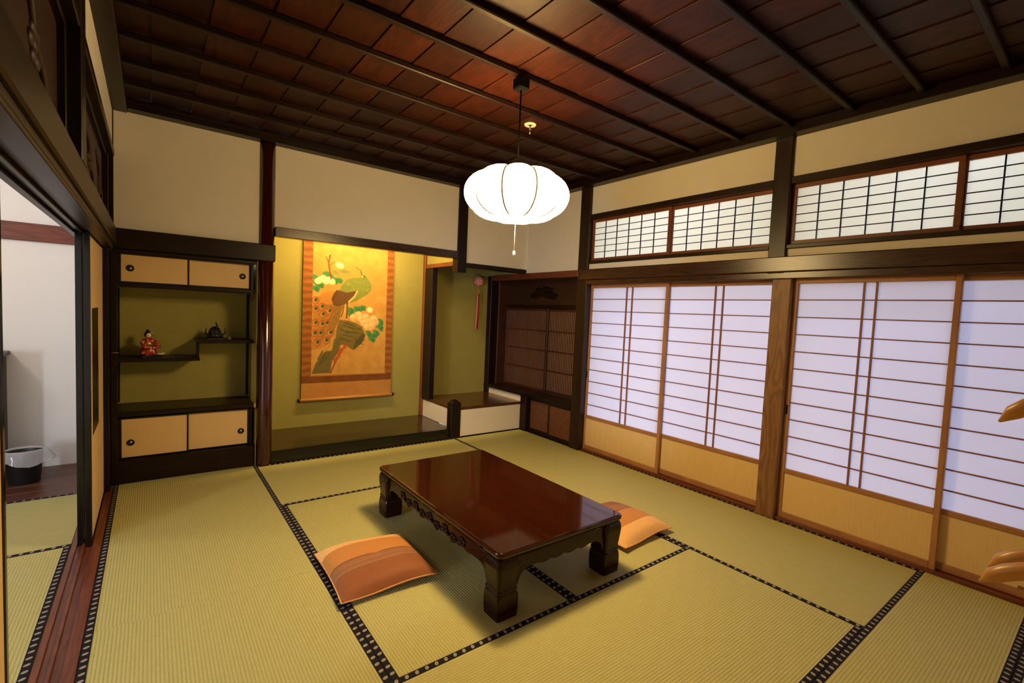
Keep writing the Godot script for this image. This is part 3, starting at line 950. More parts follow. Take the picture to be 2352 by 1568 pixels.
# ------------------------------------------------------------------ shelf recess
func build_display_recess() -> void:
	var w := structure("wall_recess", "olive plaster walls of the shelf recess", "wall")
	bar("plaster_panel", Vector3(-0.05, -0.02, -0.50), Vector3(0.985, 2.0, -0.44), M.plaster_olive, w, 0.0, 1)
	bar("plaster_panel", Vector3(0.943, 1.06, -0.44), Vector3(0.985, 2.0, -0.02), M.plaster_olive, w, 0.0, 1)
	bar("plaster_panel", Vector3(0.943, 0.0, -0.44), Vector3(0.985, 0.50, -0.02), M.plaster_olive, w, 0.0, 1)
	bar("plaster_panel", Vector3(0.943, 0.50, -0.44), Vector3(0.985, 1.06, -0.27), M.plaster_olive, w, 0.0, 1)
	bar("plaster_panel", Vector3(-0.05, -0.02, -0.44), Vector3(0.0, 2.0, -0.10), M.plaster_olive, w, 0.0, 1)
	trim(Vector3(0.0, 0.56, -0.44), Vector3(0.02, 1.49, -0.42), M.dark_wood, "thin dark corner strip at the back of the shelf recess, by the doll", "strip")
	trim(Vector3(0.923, 0.56, -0.44), Vector3(0.943, 1.49, -0.42), M.dark_wood, "thin dark corner strip at the back of the shelf recess, by the column", "strip")
	trim(Vector3(-0.018, 0.0, -0.10), Vector3(0.022, 1.75, -0.01), M.dark_wood, "dark jamb beside the recess cupboards", "jamb")
	cupboard("upper_cupboard", "upper recess cupboard with two pale sliding doors and round pulls", 1.49, 1.535, 1.738, 1.75, false)
	cupboard("lower_cupboard", "lower recess cupboard with two pale sliding doors, standing on a plinth", 0.0, 0.19, 0.488, 0.55, true)
	# staggered shelves
	var s := thing("staggered_shelf", "lower left wall shelf carrying the doll", "shelf", Vector3(0.0, 0.918, 0.0), 0.0, "staggered shelves")
	part("board", box_mesh(Vector3(0.545, 0.026, 0.31), 0.003, 0, 5), M.dark_wood, s, Vector3(0.2725, 0.013, -0.285))
	var r := thing("staggered_shelf", "upper right wall shelf carrying the dark ornament", "shelf", Vector3(0.0, 1.062, 0.0), 0.0, "staggered shelves")
	part("board", box_mesh(Vector3(0.423, 0.026, 0.31), 0.003, 0, 6), M.dark_wood, r, Vector3(0.7305, 0.013, -0.285))
	part("link_post", box_mesh(Vector3(0.022, 0.118, 0.022), 0.003, 1), M.dark_wood, r, Vector3(0.53, -0.059, -0.16))

func cupboard(called: String, label: String, y0: float, d0: float, d1: float, y1: float, low: bool) -> void:
	var t := thing(called, label, "cupboard", Vector3(0.022, y0, -0.05))
	var w := 0.90
	var hgt := y1 - y0
	var z := 0.03
	if low:
		part("plinth", box_mesh(Vector3(w + 0.02, d0 - 0.012, 0.37), 0.004, 0), M.dark_wood, t, Vector3(w * 0.5, (d0 - 0.012) * 0.5, -0.155))
		part("top_board", box_mesh(Vector3(w + 0.018, 0.04, 0.40), 0.004, 0), M.dark_wood, t, Vector3(w * 0.5 + 0.001, hgt - 0.02, -0.185))
	else:
		part("bottom_board", box_mesh(Vector3(w + 0.018, 0.03, 0.37), 0.004, 0), M.dark_wood, t, Vector3(w * 0.5 + 0.001, 0.022, -0.2))
		part("top_rail", box_mesh(Vector3(w, 0.014, 0.05), 0.002, 0), M.dark_wood, t, Vector3(w * 0.5, hgt - 0.007, -0.02))
		part("hanging_foot", box_mesh(Vector3(0.022, 0.30, 0.03), 0.003, 1), M.dark_wood, t, Vector3(w - 0.012, 0.095, -0.03))
	var b0 := d0 - y0 - 0.012
	var b1 := d1 - y0 + 0.014
	part("side_panel", box_mesh(Vector3(0.02, b1 - b0, 0.36), 0.002, 1), M.dark_wood, t, Vector3(0.0, (b0 + b1) * 0.5, -0.19))
	part("side_panel", box_mesh(Vector3(0.02, b1 - b0, 0.36), 0.002, 1), M.dark_wood, t, Vector3(w - 0.01, (b0 + b1) * 0.5, -0.19))
	part("back_panel", box_mesh(Vector3(w - 0.04, b1 - b0, 0.01), 0.0, 0), M.dark_wood, t, Vector3(w * 0.5 - 0.005, (b0 + b1) * 0.5, -0.37))
	for k in 2:
		var x0: float = [0.010, 0.420][k]
		var x1: float = [0.444, 0.880][k]
		var f := 0.012
		var dz: float = [-0.02, -0.040][k]
		var dy := (d0 + d1) * 0.5 - y0
		var door := part("door", box_mesh(Vector3(x1 - x0 - 2.0 * f, d1 - d0 - 0.004, 0.010), 0.0, 0), M.fusuma_paper, t, Vector3((x0 + x1) * 0.5, dy, dz))
		for s in [-1.0, 1.0]:
			part("door_frame", box_mesh(Vector3(f, d1 - d0 + 0.018, 0.016), 0.002, 1), M.black_lacquer, door, Vector3(s * (x1 - x0 - f) * 0.5, 0, 0.001))
			part("door_frame", box_mesh(Vector3(x1 - x0 - 2.0 * f, 0.012, 0.016), 0.002, 0), M.black_lacquer, door, Vector3(0, s * (d1 - d0 + 0.008) * 0.5, 0.001))
		var px: float = [x0 + 0.065, x1 - 0.060][k] - (x0 + x1) * 0.5
		var py := -0.035 if low else 0.0
		part("round_pull", lathe([Vector2(0.0, 0.0), Vector2(0.014, 0.0), Vector2(0.016, 0.004), Vector2(0.024, 0.004), Vector2(0.025, 0.0), Vector2(0.025, -0.004)], 20), M.dark_metal, door, Vector3(px, py, 0.006), Vector3(PI * 0.5, 0, 0))
		part("pull_dish", lathe([Vector2(0.0, 0.0015), Vector2(0.0135, 0.0015), Vector2(0.0138, 0.0)], 20), M.steel, door, Vector3(px, py, 0.0065), Vector3(PI * 0.5, 0, 0))

# ------------------------------------------------------------------ raised step alcove
func build_step_alcove() -> void:
	var w := structure("wall_step_alcove", "olive plaster return wall above the writing bay, inside the step alcove", "wall")
	bar("plaster_panel", Vector3(3.866, 1.905, -0.80), Vector3(3.93, 2.80, -0.05), M.plaster_olive, w, 0.0, 1)
	var g := structure("wall_step_back", "olive plaster back wall of the step alcove behind the flower ball", "wall")
	bar("plaster_panel", Vector3(2.957, 0.345, -0.7995), Vector3(3.87, 2.78, -0.792), M.plaster_olive, g, 0.0, 1)
	var t := thing("raised_step", "raised alcove step with white front panel and dark board top", "step", Vector3(3.39, 0.0, -0.40))
	part("front_panel", box_mesh(Vector3(0.865, 0.30, 0.03), 0.001, 1), M.panel_white, t, Vector3(0.045, 0.16, 0.385))
	part("side_panel", box_mesh(Vector3(0.03, 0.215, 0.72), 0.001, 1), M.panel_white, t, Vector3(-0.465, 0.2175, -0.03))
	part("top_board", box_mesh(Vector3(0.965, 0.034, 0.80), 0.004, 0), M.step_board, t, Vector3(0.0, 0.328, 0.006))
	part("base_strip", box_mesh(Vector3(0.865, 0.01, 0.036), 0.002, 0), M.dark_wood, t, Vector3(0.045, 0.005, 0.385))
	# short newel with a notched head at the corner
	var n := part("newel_post", box_mesh(Vector3(0.125, 0.375, 0.10), 0.006, 1), M.dark_wood, t, Vector3(-0.45, 0.1875, 0.365))
	part("newel_head", grid_mesh(rounded_rows([[0.055, 0.044, 0.008, 0.37], [0.066, 0.052, 0.010, 0.378], [0.066, 0.052, 0.010, 0.392], [0.048, 0.038, 0.010, 0.402], [0.034, 0.028, 0.010, 0.418], [0.014, 0.012, 0.006, 0.432]]), true), M.dark_wood, n, Vector3(0, -0.1875, 0))

# ------------------------------------------------------------------ projecting writing bay with lattice windows
func build_writing_bay() -> void:
	trim(Vector3(3.842, 0.30, -0.795), Vector3(3.96, 1.91, -0.70), M.dark_wood, "dark corner post at the back of the step alcove", "post")
	trim(Vector3(3.842, -0.03, 0.02), Vector3(3.96, 0.43, 0.135), M.dark_wood, "short dark post between white step and small cupboard doors", "post")
	trim(Vector3(3.842, 1.848, -0.70), Vector3(3.95, 1.918, 0.90), M.sill_wood, "red-brown lintel above the writing bay", "lintel")
	trim(Vector3(3.832, 0.425, -0.79), Vector3(4.16, 0.465, 0.90), M.dark_wood, "wide dark shelf board of the writing bay", "shelf board", 0.005, 2)
	trim(Vector3(3.96, 0.465, -0.78), Vector3(4.16, 1.90, -0.68), M.bay_wood, "red-brown side board of the writing bay", "board", 0.003, 1)
	trim(Vector3(3.975, 0.465, 0.90), Vector3(4.16, 1.90, 0.98), M.sill_wood, "side board of the writing bay behind the dark post", "board", 0.003, 1)
	trim(Vector3(3.87, 1.895, -0.78), Vector3(4.16, 1.92, 0.98), M.dark_wood, "dark ceiling board of the writing bay", "board", 0.002, 2)
	trim(Vector3(4.09, 1.50, -0.68), Vector3(4.15, 1.545, 0.90), M.dark_wood, "dark rail between carved board and lattice windows", "rail")
	var strip := structure("wall_bay_base", "white plaster strip under the writing bay shelf", "wall")
	bar("plaster_panel", Vector3(3.866, 0.30, -0.79), Vector3(3.93, 0.425, 0.02), M.panel_white, strip, 0.0, 2)
	var back := structure("wall_bay_outer", "outer wooden wall below the writing bay", "wall")
	bar("board", Vector3(3.94, -0.05, -0.80), Vector3(4.0, 0.425, 1.03), M.dark_wood, back, 0.0, 2)
	# carved board over the lattice
	var t := thing("carved_bay_board", "brown board with a dark carved crest above the lattice windows", "panel", Vector3(4.125, 1.545, 0.11))
	part("board", box_mesh(Vector3(0.016, 0.35, 1.58), 0.002, 2), M.carved_wood, t, Vector3(0, 0.175, 0))
	var st := SurfaceTool.new()
	st.begin(Mesh.PRIMITIVE_TRIANGLES)
	for e in [[-0.22, 0.12, 0.10], [-0.10, 0.15, 0.12], [0.02, 0.13, 0.11], [0.12, 0.11, 0.09], [-0.16, 0.19, 0.07], [-0.03, 0.20, 0.08], [0.08, 0.19, 0.06]]:
		add_grid(st, ball_rows(Vector3(0.010, e[2] * 0.45, e[2]), 10, Vector3(-0.009, e[1], e[0])), true)
	st.generate_normals()
	part("carved_crest", st.commit(), M.dark_wood, t)
	# small board doors under the shelf
	for k in 2:
		taken["door"] = taken.get("door", 0) + 1
		var d := structure("door_%d" % taken["door"], ["small brown board door under the lattice bay, next to the step", "small brown board door under the lattice bay, next to the dark post"][k], "cupboard door")
		var z0: float = [0.135, 0.505][k]
		var z1: float = [0.53, 0.90][k]
		var x: float = [3.895, 3.872][k]
		var f := 0.026
		bar("board", Vector3(x + 0.006, 0.03, z0 + 0.01), Vector3(x + 0.014, 0.415, z1 - 0.01), M.door_board_wood, d, 0.0, 1)
		bar("frame", Vector3(x, 0.006, z0), Vector3(x + 0.02, 0.424, z0 + f), M.dark_wood, d)
		bar("frame", Vector3(x, 0.006, z1 - f), Vector3(x + 0.02, 0.424, z1), M.dark_wood, d)
		bar("frame", Vector3(x, 0.006, z0 + f), Vector3(x + 0.02, 0.05, z1 - f), M.dark_wood, d)
		bar("frame", Vector3(x, 0.385, z0 + f), Vector3(x + 0.02, 0.424, z1 - f), M.dark_wood, d)
	trim(Vector3(3.86, -0.04, 0.135), Vector3(3.93, 0.006, 0.90), M.dark_wood, "dark sill under the small board doors", "sill")
	lattice(5, -0.68, 0.185, 4.088, "wooden lattice window of the writing bay, beside the flower ball wall")
	lattice(6, -0.25, 0.90, 4.114, "wooden lattice window of the writing bay, beside the dark post")

func lattice(n: int, z0: float, z1: float, x: float, label: String) -> void:
	var t := structure("window_%d" % n, label, "window")
	t.set_meta("group", "lattice windows of the writing bay")
	var y0 := 0.466
	var y1 := 1.50
	var f := 0.03
	for y in [y0, y1 - f]:
		bar("rail", Vector3(x, y, z0), Vector3(x + 0.022, y + f, z1), M.bay_wood, t)
	for z in [z0, z1 - f]:
		bar("stile", Vector3(x, y0 + f, z), Vector3(x + 0.022, y1 - f, z + f), M.bay_wood, t)
	for k in range(1, 4):
		var y := lerpf(y0 + f, y1 - f, k / 4.0)
		bar("crossbar", Vector3(x + 0.001, y - 0.007, z0 + f), Vector3(x + 0.017, y + 0.007, z1 - f), M.bay_wood, t, 0.001)
	var count := int((z1 - z0 - 2.0 * f) / 0.028)
	for k in count:
		var z := lerpf(z0 + f, z1 - f, (k + 0.5) / count)
		bar("slat", Vector3(x + 0.004, y0 + f, z - 0.0075), Vector3(x + 0.013, y1 - f, z + 0.0075), M.lattice_wood, t, 0.001)
	bar("paper", Vector3(x + 0.0175, y0 + 0.01, z0 + 0.01), Vector3(x + 0.0185, y1 - 0.01, z1 - 0.01), M.bay_paper, t, 0.0)

# ------------------------------------------------------------------ paper sliding doors
func build_shoji() -> void:
	shoji(1.03, 1.985, 3.914, 1.543, "paper sliding door beside the dark post of the lattice bay", -1)
	shoji(1.94, 2.895, 3.952, 2.44, "paper sliding door directly left of the pale knotty post", 1)
	shoji(3.03, 3.925, 3.914, 3.487, "paper sliding door directly right of the pale knotty post", -1)
	shoji(3.89, 4.81, 3.952, 4.35, "paper sliding door behind the wooden hangers at the picture edge", 1)

func shoji(z0: float, z1: float, x: float, zm: float, label: String, pull: int) -> void:
	taken["door"] = taken.get("door", 0) + 1
	var t := structure("door_%d" % taken["door"], label, "sliding door")
	t.set_meta("group", "paper sliding doors")
	var y0 := 0.0135
	var y1 := 1.775
	var d := 0.03
	var f := 0.030
	bar("stile", Vector3(x, y0, z0), Vector3(x + d, y1, z0 + f), M.shoji_wood, t)
	bar("stile", Vector3(x, y0, z1 - f), Vector3(x + d, y1, z1), M.shoji_wood, t)
	bar("top_rail", Vector3(x, 1.728, z0 + f), Vector3(x + d, y1, z1 - f), M.shoji_wood, t)
	bar("middle_rail", Vector3(x, 0.348, z0 + f), Vector3(x + d, 0.380, z1 - f), M.shoji_wood, t)
	bar("bottom_rail", Vector3(x, y0, z0 + f), Vector3(x + d, 0.060, z1 - f), M.shoji_wood, t)
	bar("straw_panel", Vector3(x + 0.010, 0.055, z0 + f - 0.005), Vector3(x + 0.018, 0.353, z1 - f + 0.005), M.straw_panel, t, 0.0, 1)
	for k in 10:
		var y := 1.612 - 0.1242 * k
		bar("muntin", Vector3(x + 0.008, y - 0.004, z0 + f), Vector3(x + 0.020, y + 0.004, z1 - f), M.muntin_wood, t, 0.001)
	for s in [-1.0, 1.0]:
		bar("muntin", Vector3(x + 0.005, 0.380, zm + s * 0.034 - 0.0055), Vector3(x + 0.020, 1.728, zm + s * 0.034 + 0.0055), M.muntin_wood, t, 0.001)
	bar("paper", Vector3(x + 0.0205, 0.365, z0 + 0.012), Vector3(x + 0.0215, 1.745, z1 - 0.012), M.door_paper, t, 0.0)
	var pz := z0 + f * 0.5 if pull < 0 else z1 - f * 0.5
	bar("finger_pull", Vector3(x - 0.001, 0.78, pz - 0.008), Vector3(x + 0.004, 0.85, pz + 0.008), M.dark_metal, t, 0.001)

# ------------------------------------------------------------------ side room seen through the open doors
func build_side_room() -> void:
	single("floor", box_mesh(Vector3(3.4, 0.06, 5.8), 0.0, 2), M.side_floor_wood, "wooden floor of the side room under its mats", "floor", Vector3(-1.84, -0.085, 2.05), "", "structure")
	var f := structure("floor_side_strip", "dark wooden floor strip along the side room wall", "floor")
	for k in 5:
		bar("plank", Vector3(-3.5, -0.055, -0.80 + 0.165 * k), Vector3(-0.14, -0.003, -0.802 + 0.165 * (k + 1)), M.side_floor_wood, f, 0.002, 0, k)
	tatami(-1.10, -0.139, 0.028, 0.99, true, "square side room mat beside the waste bin", "tatami mats of the side room")
	tatami(-1.10, -0.139, 0.99, 2.95, false, "side room mat along the wooden sill near the picture border", "tatami mats of the side room")
	tatami(-1.10, -0.139, 2.95, 4.80, false, "side room mat hidden behind the closed sliding door", "tatami mats of the side room")
	tatami(-3.06, -1.10, 0.028, 0.99, true, "side room mat farther in, out of the doorway view", "tatami mats of the side room")
	var w := structure("wall_side_room", "white walls of the bright side room", "wall")
	bar("plaster_panel", Vector3(-3.55, -0.05, -0.86), Vector3(-0.05, 2.70, -0.80), M.plaster_cool, w, 0.0, 1)
	bar("plaster_panel", Vector3(-3.60, -0.05, -0.86), Vector3(-3.54, 2.70, 4.95), M.plaster_cool, w, 0.0, 1)
	bar("plaster_panel", Vector3(-3.55, -0.05, 4.84), Vector3(-0.05, 2.70, 4.92), M.plaster_cool, w, 0.0, 1)
	bar("plaster_panel", Vector3(-0.20, -0.05, -0.80), Vector3(-0.13, 2.70, -0.10), M.plaster_cool, w, 0.0, 1)
	bar("plaster_panel", Vector3(-0.19, 1.81, -0.10), Vector3(-0.105, 2.70, 4.84), M.plaster_cool, w, 0.0, 1)
	single("ceiling", box_mesh(Vector3(3.6, 0.06, 5.9), 0.0, 2), M.plaster_cool, "pale ceiling of the side room", "ceiling", Vector3(-1.84, 2.73, 2.05), "", "structure")
	trim(Vector3(-3.54, 1.825, -0.80), Vector3(-0.20, 1.965, -0.775), M.sill_wood, "red-brown beam across the white side room wall", "beam")
	# low dark cabinet at the picture border
	var c := thing("low_cabinet", "dark low cabinet against the side room wall at the picture border", "cabinet", Vector3(-0.96, -0.003, -0.64))
	part("body", box_mesh(Vector3(0.56, 0.90, 0.30), 0.004, 1), M.dark_wood, c, Vector3(0, 0.48, 0))
	part("top", box_mesh(Vector3(0.60, 0.03, 0.32), 0.004, 0), M.dark_wood, c, Vector3(0, 0.945, 0))
	part("base", box_mesh(Vector3(0.52, 0.03, 0.27), 0.003, 0), M.dark_wood, c, Vector3(0, 0.015, 0))
	for s in [-1.0, 1.0]:
		var d := part("door", box_mesh(Vector3(0.26, 0.82, 0.014), 0.003, 1), M.dark_wood, c, Vector3(s * 0.135, 0.48, 0.157))
		part("knob", ball(Vector3(0.012, 0.012, 0.012), 10), M.brass, d, Vector3(-s * 0.10, 0.05, 0.018))
	# waste bin with a clear bag over its rim
	var b := thing("waste_bin", "black waste bin lined with a clear plastic bag", "bin", Vector3(-0.535, -0.003, -0.42))
	var body := []
	for p in [Vector2(0.0, 0.0), Vector2(0.084, 0.0), Vector2(0.088, 0.006), Vector2(0.105, 0.235), Vector2(0.108, 0.24), Vector2(0.105, 0.242), Vector2(0.101, 0.235), Vector2(0.084, 0.01), Vector2(0.0, 0.008)]:
		body.append(p)
	part("body", lathe(body, 32, Vector2(1.0, 0.82)), M.black_plastic, b)
	var rows := []
	var prof := [Vector2(0.094, 0.15), Vector2(0.100, 0.22), Vector2(0.104, 0.246), Vector2(0.112, 0.253), Vector2(0.124, 0.244), Vector2(0.133, 0.215), Vector2(0.142, 0.178), Vector2(0.147, 0.160)]
	for i in prof.size():
		var row := []
		for j in 48:
			var t := TAU * j / 48.0
			var crinkle := 1.0 + (0.0 if i < 3 else 1.0) * (0.05 * sin(t * 11.0 + i) + 0.04 * sin(t * 19.0 + 2.0 * i)) * (0.3 + 0.1 * i)
			var drop := 0.02 * sin(t * 3.0 + 0.7) * maxf(0.0, i - 3.0) / 4.0
			var flare: float = 1.0 + 0.22 * maxf(0.0, cos(t - 0.3)) * maxf(0.0, i - 3.0) / 4.0
			row.append(Vector3(cos(t) * prof[i].x * crinkle * flare, prof[i].y + drop, sin(t) * prof[i].x * 0.82 * crinkle))
		rows.append(row)
	part("bag", grid_mesh(rows, true), M.bag, b)
	# daylight window of the side room, out of view, that shines through the open doors
	var win := structure("window_7", "bright paper window in the far wall of the side room", "window")
	var wx := -3.53
	bar("glowing_pane", Vector3(wx, 0.45, 3.50), Vector3(wx + 0.01, 1.60, 4.00), M.cool_glow, win, 0.0)
	for y in [0.40, 1.60]:
		bar("rail", Vector3(wx, y, 3.45), Vector3(wx + 0.03, y + 0.05, 4.05), M.shoji_wood, win)
	for z in [3.45, 4.0]:
		bar("stile", Vector3(wx, 0.45, z), Vector3(wx + 0.03, 1.60, z + 0.05), M.shoji_wood, win)
	var wl := AreaLight3D.new()
	wl.name = "window_light"
	wl.area_size = Vector2(0.48, 1.1)
	wl.light_color = Color(0.92, 0.95, 1.0)
	wl.light_energy = 9.5
	wl.shadow_enabled = true
	win.add_child(wl)
	wl.position = Vector3(wx + 0.04, 1.025, 3.75)
	wl.rotation = Vector3(0, -PI * 0.5, 0)
	# round lamp of the side room
	var lamp := thing("globe_lamp", "white globe lamp hanging in the side room", "lamp", Vector3(-1.45, 2.70, 0.45))
	part("cord", tube([Vector3(0, 0, 0), Vector3(0, -0.36, 0)], 0.005, 8), M.cord, lamp)
	var g := flat(rgb(250, 246, 240), 0.6)
	g.emission_enabled = true
	g.emission = Color(1.0, 0.95, 0.90)
	g.emission_energy_multiplier = 3.0
	part("glowing_globe", ball(Vector3(0.19, 0.19, 0.19), 24), g, lamp, Vector3(0, -0.54, 0))
	var l := OmniLight3D.new()
	l.name = "globe_light"
	l.light_color = Color(1.0, 0.94, 0.88)
	l.light_energy = 0.55
	l.light_size = 0.12
	l.omni_range = 12.0
	l.omni_attenuation = 2.0
	l.shadow_enabled = true
	lamp.add_child(l)
	l.position = Vector3(0, -0.54, 0)

# ------------------------------------------------------------------ paper lantern
func build_lantern() -> void:
	var t := thing("pendant_lantern", "glowing white ribbed paper lantern hanging over the table", "lamp", Vector3(1.945, 2.795, 2.268))
	part("ceiling_socket", box_mesh(Vector3(0.075, 0.07, 0.075), 0.008, 1), M.socket, t, Vector3(0, -0.035, 0))
	part("cord", tube([Vector3(0, -0.07, 0), Vector3(0, -0.52, 0)], 0.0045, 8), M.cord, t)
	part("top_cap", lathe([Vector2(0.0, 0.012), Vector2(0.05, 0.010), Vector2(0.062, 0.0), Vector2(0.05, -0.006), Vector2(0.0, -0.006)], 24), M.cream_metal, t, Vector3(0, -0.512, 0))
	var n := 9
	var cy := -0.675
	var wire := flat(rgb(70, 60, 50), 0.8, 0.0, 0.1)
	for g in n:
		var rows := []
		for i in 17:
			var f := lerpf(-1.36, 1.36, i / 16.0)
			var row := []
			for j in 9:
				var u := j / 8.0
				var a := TAU * (g + u) / n + 0.42
				var bulge := 0.87 + 0.13 * pow(sin(PI * u), 0.7)
				var r := 0.312 * pow(cos(f), 0.62) * lerpf(1.0, bulge, pow(cos(f), 0.5))
				row.append(Vector3(cos(a) * r, cy + 0.148 * sin(f) * lerpf(1.0, bulge, 0.5), sin(a) * r))
			rows.append(row)
		part("shade_panel", grid_mesh(rows), M.lantern_paper, t)
		var pts := []
		for i in 17:
			var f := lerpf(-1.36, 1.36, i / 16.0)
			var r := 0.312 * pow(cos(f), 0.62) * lerpf(1.0, 0.87, pow(cos(f), 0.5)) + 0.003
			var a := TAU * g / n + 0.42
			pts.append(Vector3(cos(a) * r, cy + 0.148 * sin(f) * 0.935, sin(a) * r))
		part("rib", tube(pts, 0.0055, 6), wire, t)
	part("bottom_cap", lathe([Vector2(0.0, 0.004), Vector2(0.115, 0.004), Vector2(0.118, 0.0), Vector2(0.0, -0.004)], 24), M.lantern_paper, t, Vector3(0, cy - 0.145, 0))
	part("pull_cord", tube([Vector3(0, cy - 0.147, 0), Vector3(0, cy - 0.325, 0)], 0.0013, 6), M.cream_metal, t)
	part("pull_weight", lathe([Vector2(0.0, 0.0), Vector2(0.007, 0.002), Vector2(0.0085, 0.012), Vector2(0.006, 0.028), Vector2(0.0, 0.03)], 12), M.cream_metal, t, Vector3(0, cy - 0.353, 0))
	var l := AreaLight3D.new()
	l.name = "lantern_light"
	l.area_size = Vector2(0.20, 0.20)
	l.light_color = WARM
	l.light_energy = 2.4
	l.shadow_enabled = true
	t.add_child(l)
	l.position = Vector3(0, cy - 0.157, 0)
	l.rotation = Vector3(-PI * 0.5, 0, 0)

# ------------------------------------------------------------------ low table
func build_table() -> void:
	var t := thing("low_table", "low glossy dark brown table with carved apron and thick curved legs", "table", Vector3(1.902, 0.002, 2.165))
	var hx := 0.430
	var hz := 0.722
	var top := [[hx - 0.020, hz - 0.020, 0.02, 0.283], [hx - 0.012, hz - 0.012, 0.025, 0.287], [hx - 0.008, hz - 0.008, 0.03, 0.295], [hx - 0.012, hz - 0.012, 0.03, 0.299], [hx - 0.002, hz - 0.002, 0.032, 0.306], [hx, hz, 0.033, 0.314], [hx - 0.001, hz - 0.001, 0.033, 0.322], [hx - 0.005, hz - 0.005, 0.031, 0.328], [hx - 0.011, hz - 0.011, 0.028, 0.330]]
	part("top", loft(rounded_rows(top, 6), 2), M.table_top_wood, t)
	# aprons with a scalloped lower edge that runs down into the legs
	for s in [-1.0, 1.0]:
		part("apron", apron_mesh(2.0 * hz - 0.10, 0.02), M.table_wood, t, Vector3(s * (hx - 0.036), 0.0, 0), Vector3(0, PI * 0.5, 0))
		part("apron", apron_mesh(2.0 * hx - 0.10, 0.02), M.table_wood, t, Vector3(0, 0.0, s * (hz - 0.036)))
	var leg := loft(rounded_rows([[0.052, 0.052, 0.012, 0.0], [0.060, 0.060, 0.014, 0.004], [0.063, 0.063, 0.014, 0.05], [0.062, 0.062, 0.014, 0.10], [0.059, 0.059, 0.014, 0.118], [0.056, 0.056, 0.014, 0.124], [0.059, 0.059, 0.014, 0.130], [0.059, 0.059, 0.014, 0.137], [0.056, 0.056, 0.016, 0.142], [0.059, 0.059, 0.018, 0.17], [0.064, 0.064, 0.020, 0.21], [0.068, 0.068, 0.022, 0.25], [0.066, 0.066, 0.022, 0.275], [0.060, 0.060, 0.020, 0.288]], 5), 1)
	for sx in [-1.0, 1.0]:
		for sz in [-1.0, 1.0]:
			part("leg", leg, M.table_wood, t, Vector3(sx * (hx - 0.070), 0.0, sz * (hz - 0.070)))
	for s in [-1.0, 1.0]:
		var st := SurfaceTool.new()
		st.begin(Mesh.PRIMITIVE_TRIANGLES)
		for k in 9:
			var z := -0.36 + 0.09 * k
			var y := 0.229 + 0.009 * cos(k * PI)
			for e in 5:
				var a := TAU * e / 5.0 + k
				add_grid(st, ball_rows(Vector3(0.009, 0.012, 0.017), 8, Vector3(s * (hx - 0.024), y + sin(a) * 0.014, z + cos(a) * 0.020)), true)
			add_grid(st, ball_rows(Vector3(0.013, 0.008, 0.008), 8, Vector3(s * (hx - 0.022), y, z)), true)
			if k < 8:
				add_grid(st, tube_rows([Vector3(s * (hx - 0.024), y - 0.008, z + 0.014), Vector3(s * (hx - 0.020), 0.222, z + 0.045), Vector3(s * (hx - 0.024), 0.229 - 0.009 * cos(k * PI) - 0.006, z + 0.078)], 0.008, 6), true)
		st.generate_normals()
		part("carving", st.commit(), M.table_wood, t)

func apron_mesh(length: float, thick: float) -> ArrayMesh:
	var st := SurfaceTool.new()
	st.begin(Mesh.PRIMITIVE_TRIANGLES)
	var n := 64
	var low := []
	for i in n + 1:
		var x := (float(i) / n - 0.5) * length
		var e := (length * 0.5 - absf(x))
		var y := 0.214 - 0.010 * absf(sin(x * 34.0)) * smoothstep(0.16, 0.24, e)
		if e < 0.165:
			y -= 0.070 * (1.0 - sqrt(maxf(0.0, 1.0 - pow(minf(1.0, (0.165 - e) / 0.08), 2.0))))
		low.append(Vector2(x, y))
	var hi := 0.286
	var off := Vector2(0.3, 0.1)
	for i in n:
		var a: Vector2 = low[i]
		var b: Vector2 = low[i + 1]
		for s in [-1.0, 1.0]:
			var z: float = s * thick * 0.5
			quad(st, Vector3(a.x, a.y, z), Vector3(b.x, b.y, z), Vector3(b.x, hi, z), Vector3(a.x, hi, z), Vector3(0, 0, s), 0, off)
		var d := (b - a).normalized()
		quad(st, Vector3(a.x, a.y, -thick * 0.5), Vector3(b.x, b.y, -thick * 0.5), Vector3(b.x, b.y, thick * 0.5), Vector3(a.x, a.y, thick * 0.5), Vector3(d.y, -d.x, 0), 0, off)
	return st.commit()

# ------------------------------------------------------------------ floor cushions
func cushion_texture() -> ImageTexture:
	var w := 256
	var h := 256
	var im := Image.create(w, h, false, Image.FORMAT_RGB8)
	var n := noise_bytes(w, h, 0.18, 2, 401)
	for y in h:
		for x in w:
			var v := (y + 0.5) / h
			var c := rgb(236, 182, 116)
			if v > 0.22:
				c = rgb(196, 130, 62)
			if v > 0.52:
				c = rgb(142, 86, 52)
				if v > 0.56 and v < 0.70 and fmod((v - 0.56) * 40.0, 1.0) < 0.28:
					c = rgb(186, 138, 94)
			if v > 0.73:
				c = rgb(146, 84, 44)
			var k := 0.92 + 0.12 * n[y * w + x] / 255.0 + 0.03 * (x % 2)
			im.set_pixel(x, y, Color(c.r * k, c.g * k, c.b * k))
	im.generate_mipmaps()
	return ImageTexture.create_from_image(im)

func build_cushions() -> void:
	var m := textured(cushion_texture(), 0.62, 1.0, 1.0, 0.35)
	m.rim_enabled = true
	m.rim = 0.25
	M.cushion = m
	M.piping = flat(rgb(222, 162, 98), 0.7)
	cushion("orange and brown striped floor cushion on the open side of the table", Vector3(1.190, 0.0, 2.135), -0.03)
	cushion("orange floor cushion half hidden behind the table, toward the shoji", Vector3(2.755, 0.0, 2.50), PI + 0.03)

